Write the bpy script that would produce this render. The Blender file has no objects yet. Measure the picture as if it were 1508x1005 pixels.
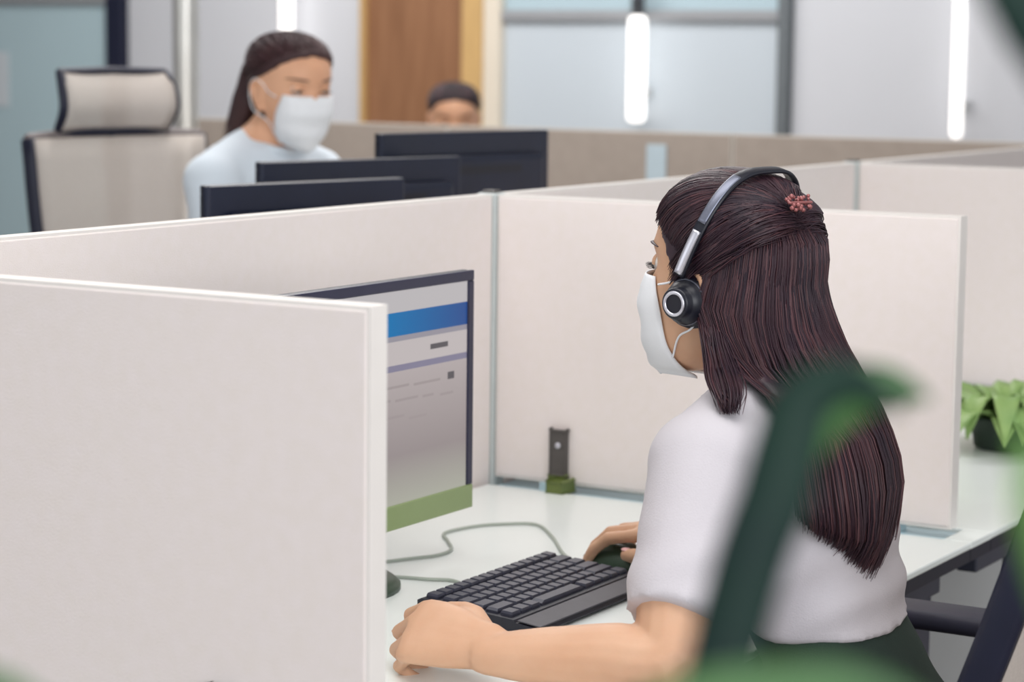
import bpy, bmesh, math, random
from mathutils import Vector, Matrix, noise
from mathutils.bvhtree import BVHTree
from math import sin, cos, pi, radians as RD, sqrt, exp

random.seed(7)
C = bpy.context.scene.collection
SC = bpy.context.scene
V = Vector

# ------------------------------------------------------------------ camera
cam_d = bpy.data.cameras.new('camera')
cam = bpy.data.objects.new('camera', cam_d)
C.objects.link(cam)
SC.camera = cam
yaw, pit, rol = 0.5365, 0.1221, 0.0115
fw = V((-sin(yaw) * cos(pit), cos(yaw) * cos(pit), -sin(pit)))
rt = fw.cross(V((0, 0, 1))).normalized()
up = rt.cross(fw)
r2 = rt * cos(rol) + up * sin(rol)
u2 = -rt * sin(rol) + up * cos(rol)
CAM = V((1.8068, -2.9741, 1.3767))
cam.matrix_world = Matrix(((r2.x, u2.x, -fw.x, CAM.x), (r2.y, u2.y, -fw.y, CAM.y), (r2.z, u2.z, -fw.z, CAM.z), (0, 0, 0, 1)))
cam_d.sensor_width = 36
cam_d.lens = 82.236
cam_d.clip_start = 0.05
cam_d.dof.use_dof = True
cam_d.dof.focus_distance = 2.50
cam_d.dof.aperture_fstop = 5.6

# ------------------------------------------------------------------ world, lights, exposure
w = bpy.data.worlds.new('World')
SC.world = w
w.use_nodes = True
w.node_tree.nodes['Background'].inputs[0].default_value = (0.93, 0.97, 1.0, 1)
w.node_tree.nodes['Background'].inputs[1].default_value = 0.84


def area(name, loc, target, sx, sy, power, col=(1, 1, 1)):
    d = bpy.data.lights.new(name, 'AREA')
    d.shape = 'RECTANGLE'
    d.size, d.size_y, d.energy, d.color = sx, sy, power, col
    o = bpy.data.objects.new(name, d)
    C.objects.link(o)
    o.location = loc
    o.rotation_euler = (V(target) - V(loc)).to_track_quat('-Z', 'Y').to_euler()


area('ceiling_light_near', (0.6, -1.2, 2.85), (0.6, -1.2, 0), 2.4, 1.2, 37, (1, 0.975, 0.95))
area('ceiling_light_middle', (-1.6, 1.6, 2.85), (-1.6, 1.6, 0), 2.4, 1.2, 72, (1, 0.975, 0.95))
area('ceiling_light_far', (-3.2, 3.9, 2.85), (-3.4, 5.0, 0.6), 3.6, 1.2, 92, (1, 0.98, 0.96))
area('daylight_fill', (-2.6, -3.6, 1.9), (0.3, -0.8, 0.95), 2.6, 1.8, 16, (0.95, 0.98, 1))  # added soft daylight from the left, no window built there
area('daylight_fill_behind', (3.6, -3.4, 1.8), (0.5, -0.6, 1.0), 2.4, 1.6, 80, (0.97, 0.98, 1))  # added daylight area behind the camera on the unseen side

vs = SC.view_settings
vs.view_transform = 'Standard'
vs.look = 'None'
vs.exposure = -0.08
vs.gamma = 1.0
vs.use_curve_mapping = False


# ------------------------------------------------------------------ helpers
def lin(c):
    return tuple((x / 255 / 12.92) if x / 255 <= 0.04045 else ((x / 255 + 0.055) / 1.055) ** 2.4 for x in c)


def mat(name, rgb, rough=0.5, metal=0.0, var=0.0, scale=20.0, bump=0.0, bscale=200.0, spec=0.5, stretch=None,
        emit=None, es=0.0, trans=0.0, alpha=1.0, sss=0.0, ior=1.45, rgb2=None, coat=0.0):
    m = bpy.data.materials.new(name)
    m.use_nodes = True
    nt = m.node_tree
    b = nt.nodes['Principled BSDF']
    c = lin(rgb)
    b.inputs['Base Color'].default_value = (*c, 1)
    b.inputs['Roughness'].default_value = rough
    b.inputs['Metallic'].default_value = metal
    b.inputs['Specular IOR Level'].default_value = spec
    b.inputs['IOR'].default_value = ior
    b.inputs['Transmission Weight'].default_value = trans
    b.inputs['Alpha'].default_value = alpha
    b.inputs['Coat Weight'].default_value = coat
    if sss:
        b.inputs['Subsurface Weight'].default_value = sss
        b.inputs['Subsurface Radius'].default_value = (0.02, 0.008, 0.004)
        b.inputs['Subsurface Scale'].default_value = 0.4
    if emit:
        b.inputs['Emission Color'].default_value = (*lin(emit), 1)
        b.inputs['Emission Strength'].default_value = es
    tc = mp = None
    if var or bump:
        tc = nt.nodes.new('ShaderNodeTexCoord')
        mp = nt.nodes.new('ShaderNodeMapping')
        nt.links.new(tc.outputs['Object'], mp.inputs[0])
        if stretch:
            mp.inputs['Scale'].default_value = stretch
    if var:
        n = nt.nodes.new('ShaderNodeTexNoise')
        n.inputs['Scale'].default_value = scale
        n.inputs['Detail'].default_value = 5
        nt.links.new(mp.outputs[0], n.inputs['Vector'])
        r = nt.nodes.new('ShaderNodeValToRGB')
        d = lin(rgb2) if rgb2 else tuple(x * (1 - var) for x in c)
        r.color_ramp.elements[0].position = 0.32
        r.color_ramp.elements[1].position = 0.68
        r.color_ramp.elements[0].color = (*d, 1)
        r.color_ramp.elements[1].color = (*c, 1)
        nt.links.new(n.outputs['Fac'], r.inputs[0])
        nt.links.new(r.outputs[0], b.inputs['Base Color'])
    if bump:
        n2 = nt.nodes.new('ShaderNodeTexNoise')
        n2.inputs['Scale'].default_value = bscale
        n2.inputs['Detail'].default_value = 3
        nt.links.new(mp.outputs[0], n2.inputs['Vector'])
        bp = nt.nodes.new('ShaderNodeBump')
        bp.inputs['Strength'].default_value = bump
        bp.inputs['Distance'].default_value = 0.002
        nt.links.new(n2.outputs['Fac'], bp.inputs['Height'])
        nt.links.new(bp.outputs[0], b.inputs['Normal'])
    return m


def thing(name, label, cat, loc=(0, 0, 0), rz=0.0, group=None):
    o = bpy.data.objects.new(name, None)
    o.empty_display_size = 0.1
    C.objects.link(o)
    o.matrix_world = Matrix.Translation(V(loc)) @ Matrix.Rotation(rz, 4, 'Z')
    tag(o, label, cat, group)
    return o


def tag(o, label=None, cat=None, group=None, kind=None):
    if label:
        o['label'] = label
    if cat:
        o['category'] = cat
    if group:
        o['group'] = group
    if kind:
        o['kind'] = kind
    return o


def root_of(o):
    while o.parent:
        o = o.parent
    return o


def rmat(o):
    r = root_of(o)
    return Matrix.LocRotScale(r.location, r.rotation_euler, None)


def out(name, bm, m, parent=None, smooth=False, world=True, label=None, auto=None):
    """link a bmesh as one object; coordinates are in world space unless world is False"""
    bmesh.ops.recalc_face_normals(bm, faces=bm.faces[:])
    if parent is not None and world:
        bm.transform(rmat(parent).inverted())
    me = bpy.data.meshes.new(name)
    bm.to_mesh(me)
    bm.free()
    return link(name, me, m, parent, smooth, label)


def link(name, me, m, parent=None, smooth=False, label=None):
    if not isinstance(m, (list, tuple)):
        m = [m]
    for q in m:
        me.materials.append(q)
    if smooth:
        for p in me.polygons:
            p.use_smooth = True
    o = bpy.data.objects.new(name, me)
    C.objects.link(o)
    if parent is not None:
        o.parent = parent
    if label:
        o['label'] = label
    return o


def BM():
    return bmesh.new()


def box(bm, lo, hi, bev=0.0, seg=2, M=None):
    r = bmesh.ops.create_cube(bm, size=1)
    vs_ = r['verts']
    lo, hi = V(lo), V(hi)
    for v in vs_:
        v.co = V(((lo.x + hi.x) / 2 + v.co.x * (hi.x - lo.x), (lo.y + hi.y) / 2 + v.co.y * (hi.y - lo.y), (lo.z + hi.z) / 2 + v.co.z * (hi.z - lo.z)))
    if bev:
        es = list({e for v in vs_ for e in v.link_edges})
        rr = bmesh.ops.bevel(bm, geom=es, offset=bev, segments=seg, affect='EDGES', profile=0.5)
        vs_ = list({v for f in rr['faces'] for v in f.verts} | {v for v in vs_ if v.is_valid})
    if M is not None:
        bmesh.ops.transform(bm, matrix=M, verts=vs_)
    return vs_


def loft(bm, rings, cap=True, closed=True):
    vv = [[bm.verts.new(p) for p in r] for r in rings]
    n = len(vv[0])
    for a, b in zip(vv[:-1], vv[1:]):
        for i in range(n if closed else n - 1):
            j = (i + 1) % n
            bm.faces.new((a[i], a[j], b[j], b[i]))
    if cap and closed:
        bm.faces.new(list(reversed(vv[0])))
        bm.faces.new(vv[-1])
    return vv


def catmull(pts, n):
    """n samples along a Catmull-Rom curve; points may be Vectors of any size"""
    P = [V(p) for p in pts]
    P = [P[0] * 2 - P[1]] + P + [P[-1] * 2 - P[-2]]
    k = len(P) - 3
    res = []
    for i in range(n):
        t = i / (n - 1) * k
        s = min(int(t), k - 1)
        t -= s
        a, b, c, d = P[s:s + 4]
        res.append(0.5 * ((2 * b) + (c - a) * t + (2 * a - 5 * b + 4 * c - d) * t * t + (3 * b - a - 3 * c + d) * t ** 3))
    return res


def lerp_list(xs, t):
    t = max(0, min(1, t)) * (len(xs) - 1)
    i = min(int(t), len(xs) - 2)
    return xs[i] + (xs[i + 1] - xs[i]) * (t - i)


def tube(bm, pts, radii, seg=10, flat=1.0, updir=None, round_ends=True, cap=True):
    """tapered tube; flat squeezes it along the second axis"""
    P = [V(p) for p in pts]
    n = len(P)
    if not isinstance(radii, (list, tuple)):
        radii = [radii] * n
    rr = [lerp_list(list(radii), i / (n - 1)) for i in range(n)] if len(radii) != n else list(radii)
    tang = []
    for i in range(n):
        t = P[min(i + 1, n - 1)] - P[max(i - 1, 0)]
        tang.append(t.normalized() if t.length > 1e-9 else V((0, 0, 1)))
    a = V(updir) if updir else (V((0, 0, 1)) if abs(tang[0].z) < 0.9 else V((1, 0, 0)))
    rings = []
    for i in range(n):
        a = (a - tang[i] * a.dot(tang[i]))
        if a.length < 1e-6:
            a = tang[i].orthogonal()
        a.normalize()
        b = tang[i].cross(a)
        rings.append([P[i] + (a * cos(2 * pi * k / seg) * flat + b * sin(2 * pi * k / seg)) * rr[i] for k in range(seg)])
        if round_ends and i in (0, n - 1):
            sg = -1 if i == 0 else 1
            ex = []
            for q in (0.5, 0.85):
                c = P[i] + tang[i] * sg * rr[i] * q * 0.9
                h = sqrt(max(0.02, 1 - q * q))
                ex.append([c + (p - P[i]) * h for p in rings[-1]])
            if i == 0:
                rings = ex[::-1] + rings
            else:
                rings += ex
    loft(bm, rings, cap)


def lathe(bm, prof, seg=24, M=None, cap=True):
    """profile of (radius, z) turned about Z"""
    rings = [[V((r * cos(2 * pi * k / seg), r * sin(2 * pi * k / seg), z)) for k in range(seg)] for r, z in prof]
    if M is not None:
        rings = [[M @ p for p in r] for r in rings]
    loft(bm, rings, cap)


def ball(bm, c, r, M=None, u=16, v=10):
    r_ = r if isinstance(r, (tuple, list)) else (r, r, r)
    T = Matrix.Translation(V(c)) @ (M.to_4x4() if M is not None else Matrix()) @ Matrix.Diagonal((*r_, 1))
    bmesh.ops.create_uvsphere(bm, u_segments=u, v_segments=v, radius=1, matrix=T)


def remesh(bm, voxel, smooth=3, fac=0.5):
    bmesh.ops.recalc_face_normals(bm, faces=bm.faces[:])
    bmesh.ops.triangulate(bm, faces=[f for f in bm.faces if len(f.verts) > 4])
    me = bpy.data.meshes.new('tmp')
    bm.to_mesh(me)
    bm.free()
    o = bpy.data.objects.new('tmp', me)
    C.objects.link(o)
    md = o.modifiers.new('r', 'REMESH')
    md.mode = 'VOXEL'
    md.voxel_size = voxel
    if smooth:
        s = o.modifiers.new('s', 'SMOOTH')
        s.factor, s.iterations = fac, smooth
    dg = bpy.context.evaluated_depsgraph_get()
    res = bpy.data.meshes.new_from_object(o.evaluated_get(dg))
    bpy.data.objects.remove(o)
    bpy.data.meshes.remove(me)
    return res


def dup(root, loc, rz, label=None, group=None):
    M = {}

    def cp(o, par):
        c = o.copy()
        C.objects.link(c)
        if par is not None:
            c.parent = par
        for ch in o.children:
            cp(ch, c)
        return c
    r = cp(root, None)
    r.matrix_world = Matrix.Translation(V(loc)) @ Matrix.Rotation(rz, 4, 'Z')
    if label:
        r['label'] = label
    if group:
        r['group'] = group
    return r


# ------------------------------------------------------------------ materials
M_wall = mat('wall_paint', (205, 207, 213), 0.7, var=0.03, scale=2, bump=0.05)
M_ceil = mat('ceiling_paint', (235, 235, 235), 0.8, var=0.02, scale=3)
M_floor = mat('carpet', (150, 138, 128), 0.95, var=0.25, scale=60, bump=0.5, bscale=400)
M_teal = mat('frosted_teal_glass', (184, 208, 216), 0.25, var=0.03, scale=1.5)
M_navy = mat('navy_frame', (24, 28, 52), 0.45, var=0.1, scale=8)
M_wood = mat('walnut_veneer', (148, 106, 76), 0.5, var=0.15, scale=6, stretch=(6, 6, 0.6), rgb2=(132, 92, 64))
M_jamb = mat('oak_jamb', (205, 168, 112), 0.5, var=0.12, scale=8, stretch=(5, 5, 0.6))
M_trim = mat('cream_trim', (222, 212, 196), 0.5, var=0.03, scale=6)
M_frost = mat('frosted_glass', (194, 203, 211), 0.35, var=0.02, scale=1.2)
M_sky_pane = mat('pale_blue_glass', (176, 196, 205), 0.25, var=0.03, scale=2)
M_rail = mat('grey_rail', (150, 152, 156), 0.5, var=0.05, scale=10)
M_mull = mat('grey_mullion', (112, 118, 122), 0.4, metal=0.2, var=0.08, scale=10)
M_tube = mat('lamp_tube', (255, 255, 255), 0.4, emit=(255, 250, 244), es=1.5)
M_cap = mat('lamp_cap', (92, 96, 102), 0.4, metal=0.5, var=0.1, scale=30)
M_steel = mat('satin_steel', (205, 203, 198), 0.28, metal=0.85, var=0.08, scale=12)
M_fab = mat('partition_fabric', (232, 223, 221), 0.9, var=0.02, scale=60, bump=0.25, bscale=700, rgb2=(230, 221, 217))
M_fab_t = mat('taupe_partition_fabric', (160, 149, 140), 0.9, var=0.08, scale=30, bump=0.35, bscale=700)
M_edge = mat('partition_edge', (230, 225, 221), 0.6, var=0.03, scale=20)
M_edge_t = mat('taupe_partition_edge', (196, 190, 182), 0.6, var=0.04, scale=20)
M_post = mat('grey_aluminium', (196, 203, 203), 0.42, metal=0.0, var=0.05, scale=20)
M_top = mat('white_laminate', (240, 246, 244), 0.25, var=0.02, scale=6)
M_band = mat('dark_edge_band', (32, 32, 46), 0.5, var=0.1, scale=40)
M_dgrey = mat('dark_grey_steel', (66, 68, 82), 0.45, metal=0.2, var=0.1, scale=30)
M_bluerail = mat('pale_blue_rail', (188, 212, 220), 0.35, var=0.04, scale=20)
M_white = mat('white_steel', (226, 228, 228), 0.45, var=0.02, scale=10)
M_brk = mat('grey_brown_plastic', (84, 80, 78), 0.45, var=0.1, scale=60)
M_olive = mat('olive_foot', (104, 118, 62), 0.4, var=0.08, scale=40)  # even olive green tone for the clamp foot
M_chin = mat('olive_green_bezel', (140, 158, 108), 0.35, var=0.06, scale=10)  # even olive green tone for the monitor's bottom bezel
M_blk = mat('black_plastic', (22, 24, 36), 0.38, var=0.15, scale=60)
M_mon = mat('navy_black_plastic', (24, 30, 50), 0.33, var=0.15, scale=20)
M_bezel = mat('dark_bezel', (42, 42, 66), 0.35, var=0.08, scale=30)
M_dgreen = mat('dark_green_plastic', (52, 72, 56), 0.4, var=0.12, scale=30)
M_key = mat('key_plastic', (58, 60, 74), 0.42, var=0.12, scale=80)
M_kb = mat('keyboard_body', (34, 35, 46), 0.45, var=0.12, scale=60)
M_palm = mat('palm_rest_plastic', (74, 73, 80), 0.5, var=0.1, scale=60)
M_cable = mat('grey_cable', (168, 176, 166), 0.5, var=0.06, scale=60)
M_skin = mat('skin', (208, 168, 140), 0.5, var=0.08, scale=14, bump=0.06, bscale=300, sss=0.12, rgb2=(200, 156, 126), spec=0.35)
M_skin2 = mat('skin_tan', (222, 172, 140), 0.5, var=0.1, scale=14, sss=0.1, rgb2=(212, 160, 128), spec=0.35)
M_nail = mat('pink_nail', (236, 186, 184), 0.25, var=0.05, scale=40)
M_hair = mat('dark_brown_hair', (60, 37, 46), 0.45, var=0.4, scale=7, stretch=(5, 5, 1.2), rgb2=(36, 23, 37), spec=0.5)
M_hairA = mat('auburn_hair', (88, 54, 60), 0.42, var=0.3, scale=9, stretch=(4, 4, 1.2), rgb2=(64, 38, 44), spec=0.6)
M_hair2 = mat('brown_hair', (72, 44, 42), 0.6, var=0.35, scale=8, rgb2=(38, 24, 34))
M_hair3 = mat('black_brown_hair', (40, 28, 36), 0.6, var=0.3, scale=8)
M_shirt = mat('white_cotton', (196, 192, 198), 0.85, var=0.02, scale=12, bump=0.25, bscale=500)
M_shirt2 = mat('pale_blue_shirt', (216, 226, 236), 0.85, var=0.03, scale=12, bump=0.2, bscale=400)
M_shirt3 = mat('grey_shirt', (150, 152, 160), 0.85, var=0.05, scale=12)
M_pants = mat('dark_green_cloth', (38, 54, 48), 0.9, var=0.2, scale=20, bump=0.2, bscale=400)
M_shoe = mat('black_shoe', (26, 26, 30), 0.5, var=0.1, scale=30)
M_mask = mat('white_mask_fabric', (232, 234, 238), 0.85, var=0.02, scale=30, bump=0.15, bscale=500)
M_eye = mat('eye_white', (232, 228, 224), 0.2, var=0.02, scale=60)
M_iris = mat('iris_brown', (54, 36, 26), 0.2, var=0.1, scale=60)
M_lash = mat('lash_black', (24, 18, 20), 0.6, var=0.1, scale=60)
M_lip = mat('lip_pink', (196, 116, 108), 0.4, var=0.08, scale=60)
M_silver = mat('silver_metal', (206, 206, 216), 0.28, metal=0.7, var=0.06, scale=60)
M_gunmetal = mat('gunmetal', (120, 124, 140), 0.35, metal=0.6, var=0.08, scale=60)
M_cush = mat('leatherette', (30, 32, 44), 0.55, var=0.12, scale=60)
M_rose = mat('rose_gem', (160, 100, 100), 0.2, metal=0.3, var=0.2, scale=120)
M_chairf = mat('chair_frame_plastic', (22, 26, 48), 0.45, var=0.12, scale=30)
M_chairs = mat('chair_seat_fabric', (60, 60, 68), 0.9, var=0.15, scale=80, bump=0.4, bscale=500)
M_pad = mat('arm_pad', (50, 50, 66), 0.55, var=0.1, scale=60)
M_leafA = mat('palm_leaf_dark', (18, 46, 36), 0.6, var=0.25, scale=14, rgb2=(12, 34, 32), spec=0.25)
M_leafM = mat('palm_leaf_mid', (72, 112, 58), 0.45, var=0.25, scale=14, rgb2=(48, 86, 48))
M_leafB = mat('palm_leaf_bright', (96, 140, 60), 0.42, var=0.2, scale=14, rgb2=(70, 116, 50))
M_leafC = mat('desk_plant_leaf', (150, 178, 108), 0.5, var=0.2, scale=20, rgb2=(124, 158, 92))
M_stem = mat('palm_stem', (104, 122, 60), 0.6, var=0.2, scale=40)
M_pot = mat('stone_pot', (120, 116, 112), 0.8, var=0.15, scale=30, bump=0.3)
M_soil = mat('soil', (52, 40, 32), 0.95, var=0.4, scale=90, bump=0.8)
M_dpot = mat('dark_green_pot', (44, 58, 50), 0.5, var=0.15, scale=40)
M_note = mat('pale_blue_paper', (178, 194, 203), 0.8, var=0.03, scale=30)
M_paper = mat('pale_paper', (208, 216, 222), 0.8, var=0.03, scale=10)


def mesh_fabric():
    m = mat('chair_mesh', (216, 206, 198), 0.8, var=0.1, scale=300)
    m.node_tree.nodes['Principled BSDF'].inputs['Alpha'].default_value = 0.66
    return m


M_mesh = mesh_fabric()
M_railg = mat('chair_grey_rail', (120, 112, 112), 0.5, var=0.1, scale=30)


def scr(name, a, s=1.0):
    return mat(name, (10, 10, 10), 0.3, emit=a, es=s, spec=0.2)


# ------------------------------------------------------------------ room shell
WY = 5.5
S = 1.385


def struct(name, bm, m, parent=None, smooth=False):
    o = out(name, bm, m, parent, smooth)
    if parent is None:
        o['kind'] = 'structure'
    return o


b = BM(); box(b, (-8, -5, -0.1), (4.5, WY + 0.2, 0)); struct('floor', b, M_floor)
b = BM(); box(b, (-8, -5, 3.0), (4.5, WY + 0.2, 3.1)); struct('ceiling', b, M_ceil)
b = BM(); box(b, (-8, WY + 0.03, 0), (4.5, WY + 0.2, 3.0)); struct('wall_back', b, M_wall)
b = BM(); box(b, (-8.1, -5, 0), (-8, WY + 0.2, 3.0)); struct('wall_left', b, M_wall)

# frosted teal glass screen with a navy jamb at the far left
d = thing('window_1', None, None, (-6.2, WY, 0)); d['kind'] = 'structure'
b = BM(); box(b, (-7.4, WY - 0.02, 0.08), (-5.418, WY + 0.01, 2.95)); out('pane', b, M_teal, d)
b = BM(); box(b, (-5.418, WY - 0.05, 0.0), (-5.316, WY + 0.03, 3.0), 0.006); out('window_frame', b, M_navy, d)
b = BM(); box(b, (-7.4, WY - 0.05, 0.0), (-5.418, WY + 0.03, 0.08), 0.006); out('bottom_rail', b, M_navy, d)
b = BM(); box(b, (-7.4, WY - 0.05, 1.585), (-5.418, WY + 0.03, 1.63), 0.006); out('transom', b, M_rail, d)
o = BM(); box(o, (-6.19, WY - 0.026, 1.10), (-6.04, WY - 0.021, 1.36))
o = out('paper_notice', o, M_paper)
tag(o, 'blank pale paper notice stuck on the teal glass at far left', 'notice')

# wall panels with thin joints
k = 2
for a, e in ((-5.31, -4.96), (-4.93, -3.99), (-1.965, -0.72), (-0.69, 1.0), (1.03, 2.8)):
    b = BM(); box(b, (a, WY - 0.012, 0.1), (e, WY + 0.03, 2.98), 0.004); struct('trim_%d' % k, b, M_wall); k += 1
b = BM(); box(b, (-5.31, WY - 0.02, 0), (2.8, WY + 0.03, 0.1), 0.004); struct('baseboard_back', b, M_trim)

# walnut door with oak jamb and cream trim
d = thing('door_1', None, None, (-3.7, WY, 0)); d['kind'] = 'structure'
b = BM(); box(b, (-3.967, WY - 0.02, 0.01), (-3.464, WY + 0.03, 2.2), 0.004); out('door_leaf', b, M_wood, d)
b = BM(); box(b, (-3.464, WY - 0.06, 0.0), (-3.363, WY + 0.03, 2.3), 0.006); box(b, (-3.99, WY - 0.05, 0), (-3.967, WY + .03, 2.3), 0.004)
box(b, (-3.967, WY - 0.05, 2.2), (-3.464, WY + 0.03, 2.3), 0.004)
out('door_jamb', b, M_jamb, d)
b = BM(); box(b, (-3.363, WY - 0.05, 0.0), (-3.28, WY + 0.03, 2.98), 0.006); out('door_trim', b, M_trim, d)
b = BM()
tube(b, [(-3.90, WY - 0.02, 1.0), (-3.90, WY - 0.06, 1.0), (-3.80, WY - 0.06, 1.0)], 0.009, 8)
out('door_handle', b, M_steel, d)

# frosted window with rail and mullion
d = thing('window_2', None, None, (-2.6, WY, 0)); d['kind'] = 'structure'
b = BM(); box(b, (-3.28, WY - 0.01, 0.1), (-2.014, WY + 0.03, 1.515)); out('pane', b, M_frost, d)
b = BM(); box(b, (-3.28, WY - 0.01, 1.56), (-2.014, WY + 0.03, 2.95)); out('pane', b, M_sky_pane, d)
b = BM(); box(b, (-3.28, WY - 0.04, 1.515), (-2.014, WY + 0.03, 1.56), 0.005); out('transom', b, M_rail, d)
b = BM(); box(b, (-2.014, WY - 0.06, 0.1), (-1.968, WY + 0.03, 2.98), 0.006); out('mullion', b, M_mull, d)

# steel column beside the far partition
o = BM(); lathe(o, [(0.075, 0), (0.075, 0.02), (0.04, 0.025), (0.04, 2.96), (0.06, 2.965), (0.06, 3.0)], 24, Matrix.Translation((-2.795, 2.77, 0)))
o = out('steel_column', o, M_steel, smooth=True)
tag(o, 'slim satin steel column at the end of the far taupe partition', 'column')


# ------------------------------------------------------------------ vertical lamps
def wall_lamp(x, z0, z1, r, label):
    t = thing('tube_lamp', label, 'lamp', (x, WY - 0.10, z0), 0, 'vertical glowing tube lamps on the back wall')
    y = WY - 0.10
    b = BM(); lathe(b, [(r * 0.6, z0), (r * 0.95, z0 + 0.01), (r, z0 + 0.03), (r, z1 - 0.03), (r * 0.95, z1 - 0.01), (r * 0.6, z1)], 20, Matrix.Translation((x, y, 0)))
    out('tube', b, M_tube, t, True)
    b = BM(); lathe(b, [(r * 0.72, z1), (r * 0.72, z1 + 0.12), (r * 0.3, z1 + 0.14)], 16, Matrix.Translation((x, y, 0)))
    out('cap', b, M_cap, t, True)
    b = BM(); tube(b, [(x, y, z1 + 0.13), (x, y, 2.999)], 0.006, 6, round_ends=False)
    out('cord', b, M_cap, t)
    b = BM(); box(b, (x - 0.02, y + 0.01, z0 + 0.1), (x + 0.02, WY + 0.02, z0 + 0.14), 0.003)
    out('wall_bracket', b, M_white, t)
    return t


wall_lamp(-4.341, 1.25, 2.3, 0.030, 'tall glowing tube lamp above the head of the woman in pale blue')
wall_lamp(-2.604, 1.111, 1.536, 0.037, 'short glowing tube lamp with a grey cap before the frosted window')
wall_lamp(-1.255, 1.085, 2.3, 0.022, 'slim tall glowing tube lamp on the plain white wall at right')


# ------------------------------------------------------------------ partitions
def panel(a, c, z0, z1, label, fab=M_fab, edge=M_edge, th=0.028, group=None, joint=None):
    """partition between ground points a and c"""
    A, B_ = V((*a, 0)), V((*c, 0))
    d = (B_ - A)
    L = d.length
    ang = math.atan2(d.y, d.x)
    t = thing('partition_panel', label, 'partition', (A.x, A.y, z0), ang, group)
    MT = Matrix.Translation((A.x, A.y, 0)) @ Matrix.Rotation(ang, 4, 'Z')
    e = 0.0035
    b = BM(); box(b, (e, -th / 2, z0 + e), (L - e, th / 2, z1 - e), 0.0015, 2, MT)
    out('fabric_cover', b, fab, t)
    b = BM()
    q = th / 2 - 0.0015
    box(b, (0, -q, z1 - e), (L, q, z1), 0, 2, MT)
    box(b, (0, -q, z0), (L, q, z0 + e), 0, 2, MT)
    box(b, (0, -q, z0 + e), (e, q, z1 - e), 0, 2, MT)
    box(b, (L - e, -q, z0 + e), (L, q, z1 - e), 0, 2, MT)
    bmesh.ops.remove_doubles(b, verts=b.verts[:], dist=1e-6)
    out('edge_strip', b, edge, t)
    return t


def post(x, y, label, z1=1.172, w_=0.017):
    t = thing('partition_post', label, 'post', (x, y, 0), 0, 'aluminium partition posts')
    b = BM(); box(b, (x - w_, y - w_, 0.012), (x + w_, y + w_, z1), 0.004); out('upright', b, M_post, t)
    b = BM(); box(b, (x - w_ * 0.6, y - w_ * 0.6, z1), (x + w_ * 0.6, y + w_ * 0.6, z1 + 0.004), 0.001); out('cap', b, M_brk, t)
    b = BM(); box(b, (x - 0.045, y - 0.045, 0), (x + 0.045, y + 0.045, 0.012), 0.003); out('foot_plate', b, M_post, t)


g = 0.019
TOP = 1.17
panel((0, -S + g), (0, -g), 0.10, TOP, 'long off-white partition running behind the lit monitor')
panel((0, g), (0, S - g), 0.10, TOP, 'off-white long partition behind the headset woman\'s head, beyond the joint post')
panel((0, S + g), (0, 2 * S - g), 0.10, TOP, 'farthest stretch of the off-white long partition, near the upper right edge')
panel((g, 0), (0.735, 0), 0.748, TOP, 'off-white divider with the dark bracket, beside the headset woman')
panel((g, S), (0.75, S), 0.748, TOP, 'off-white divider beyond the desk with the green plant')
panel((g, -S), (0.734, -S), 0.748, TOP, 'large off-white divider nearest the camera, filling the lower left')
post(0, -S, 'grey partition post at the hidden end of the nearest divider')
post(0, 0, 'slim grey partition post at the corner right of the lit monitor')
post(0, S, 'slim grey partition post just right of the headset woman\'s hair clip')
post(0, 2 * S, 'grey partition post where the long partition meets the far taupe one')
FX = [-0.019, -0.92, -1.83, -2.745]
for i in range(3):
    panel((FX[i], 2 * S), (FX[i + 1] + 0.004, 2 * S), 0.03, TOP,
          ['taupe far partition right of the dark monitors with a pale blue note', 'taupe far partition behind the upright dark monitor', 'taupe far partition behind the shoulders of the woman in pale blue'][i],
          M_fab_t, M_edge_t)


# small clamps that carry the dividers
def clamp(x, y, sy, label):
    t = thing('panel_clamp', label, 'bracket', (x, y, 0.74), 0, 'divider clamps')
    s = sy
    b = BM(); box(b, (x - 0.0135, y + s * 0.0135, 0.762), (x + 0.0135, y + s * 0.022, 0.829), 0.003); out('plate', b, M_brk, t)
    b = BM(); box(b, (x - 0.0135, y + s * 0.0135, 0.7405), (x + 0.0135, y + s * 0.026, 0.762), 0.002)
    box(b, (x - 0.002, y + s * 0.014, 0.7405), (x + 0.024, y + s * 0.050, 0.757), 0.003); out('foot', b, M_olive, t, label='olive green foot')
    b = BM(); lathe(b, [(0.0045, 0), (0.0045, 0.002), (0.003, 0.003)], 12, Matrix.Translation((x, y + s * 0.022, 0.806)) @ Matrix.Rotation(s * pi / 2 * -1, 4, 'X'))
    out('screw', b, M_silver, t, label='silver screw head')


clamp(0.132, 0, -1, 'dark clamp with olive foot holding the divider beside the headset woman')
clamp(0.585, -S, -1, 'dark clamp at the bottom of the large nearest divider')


# ------------------------------------------------------------------ desks
DZ = 0.74


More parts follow.
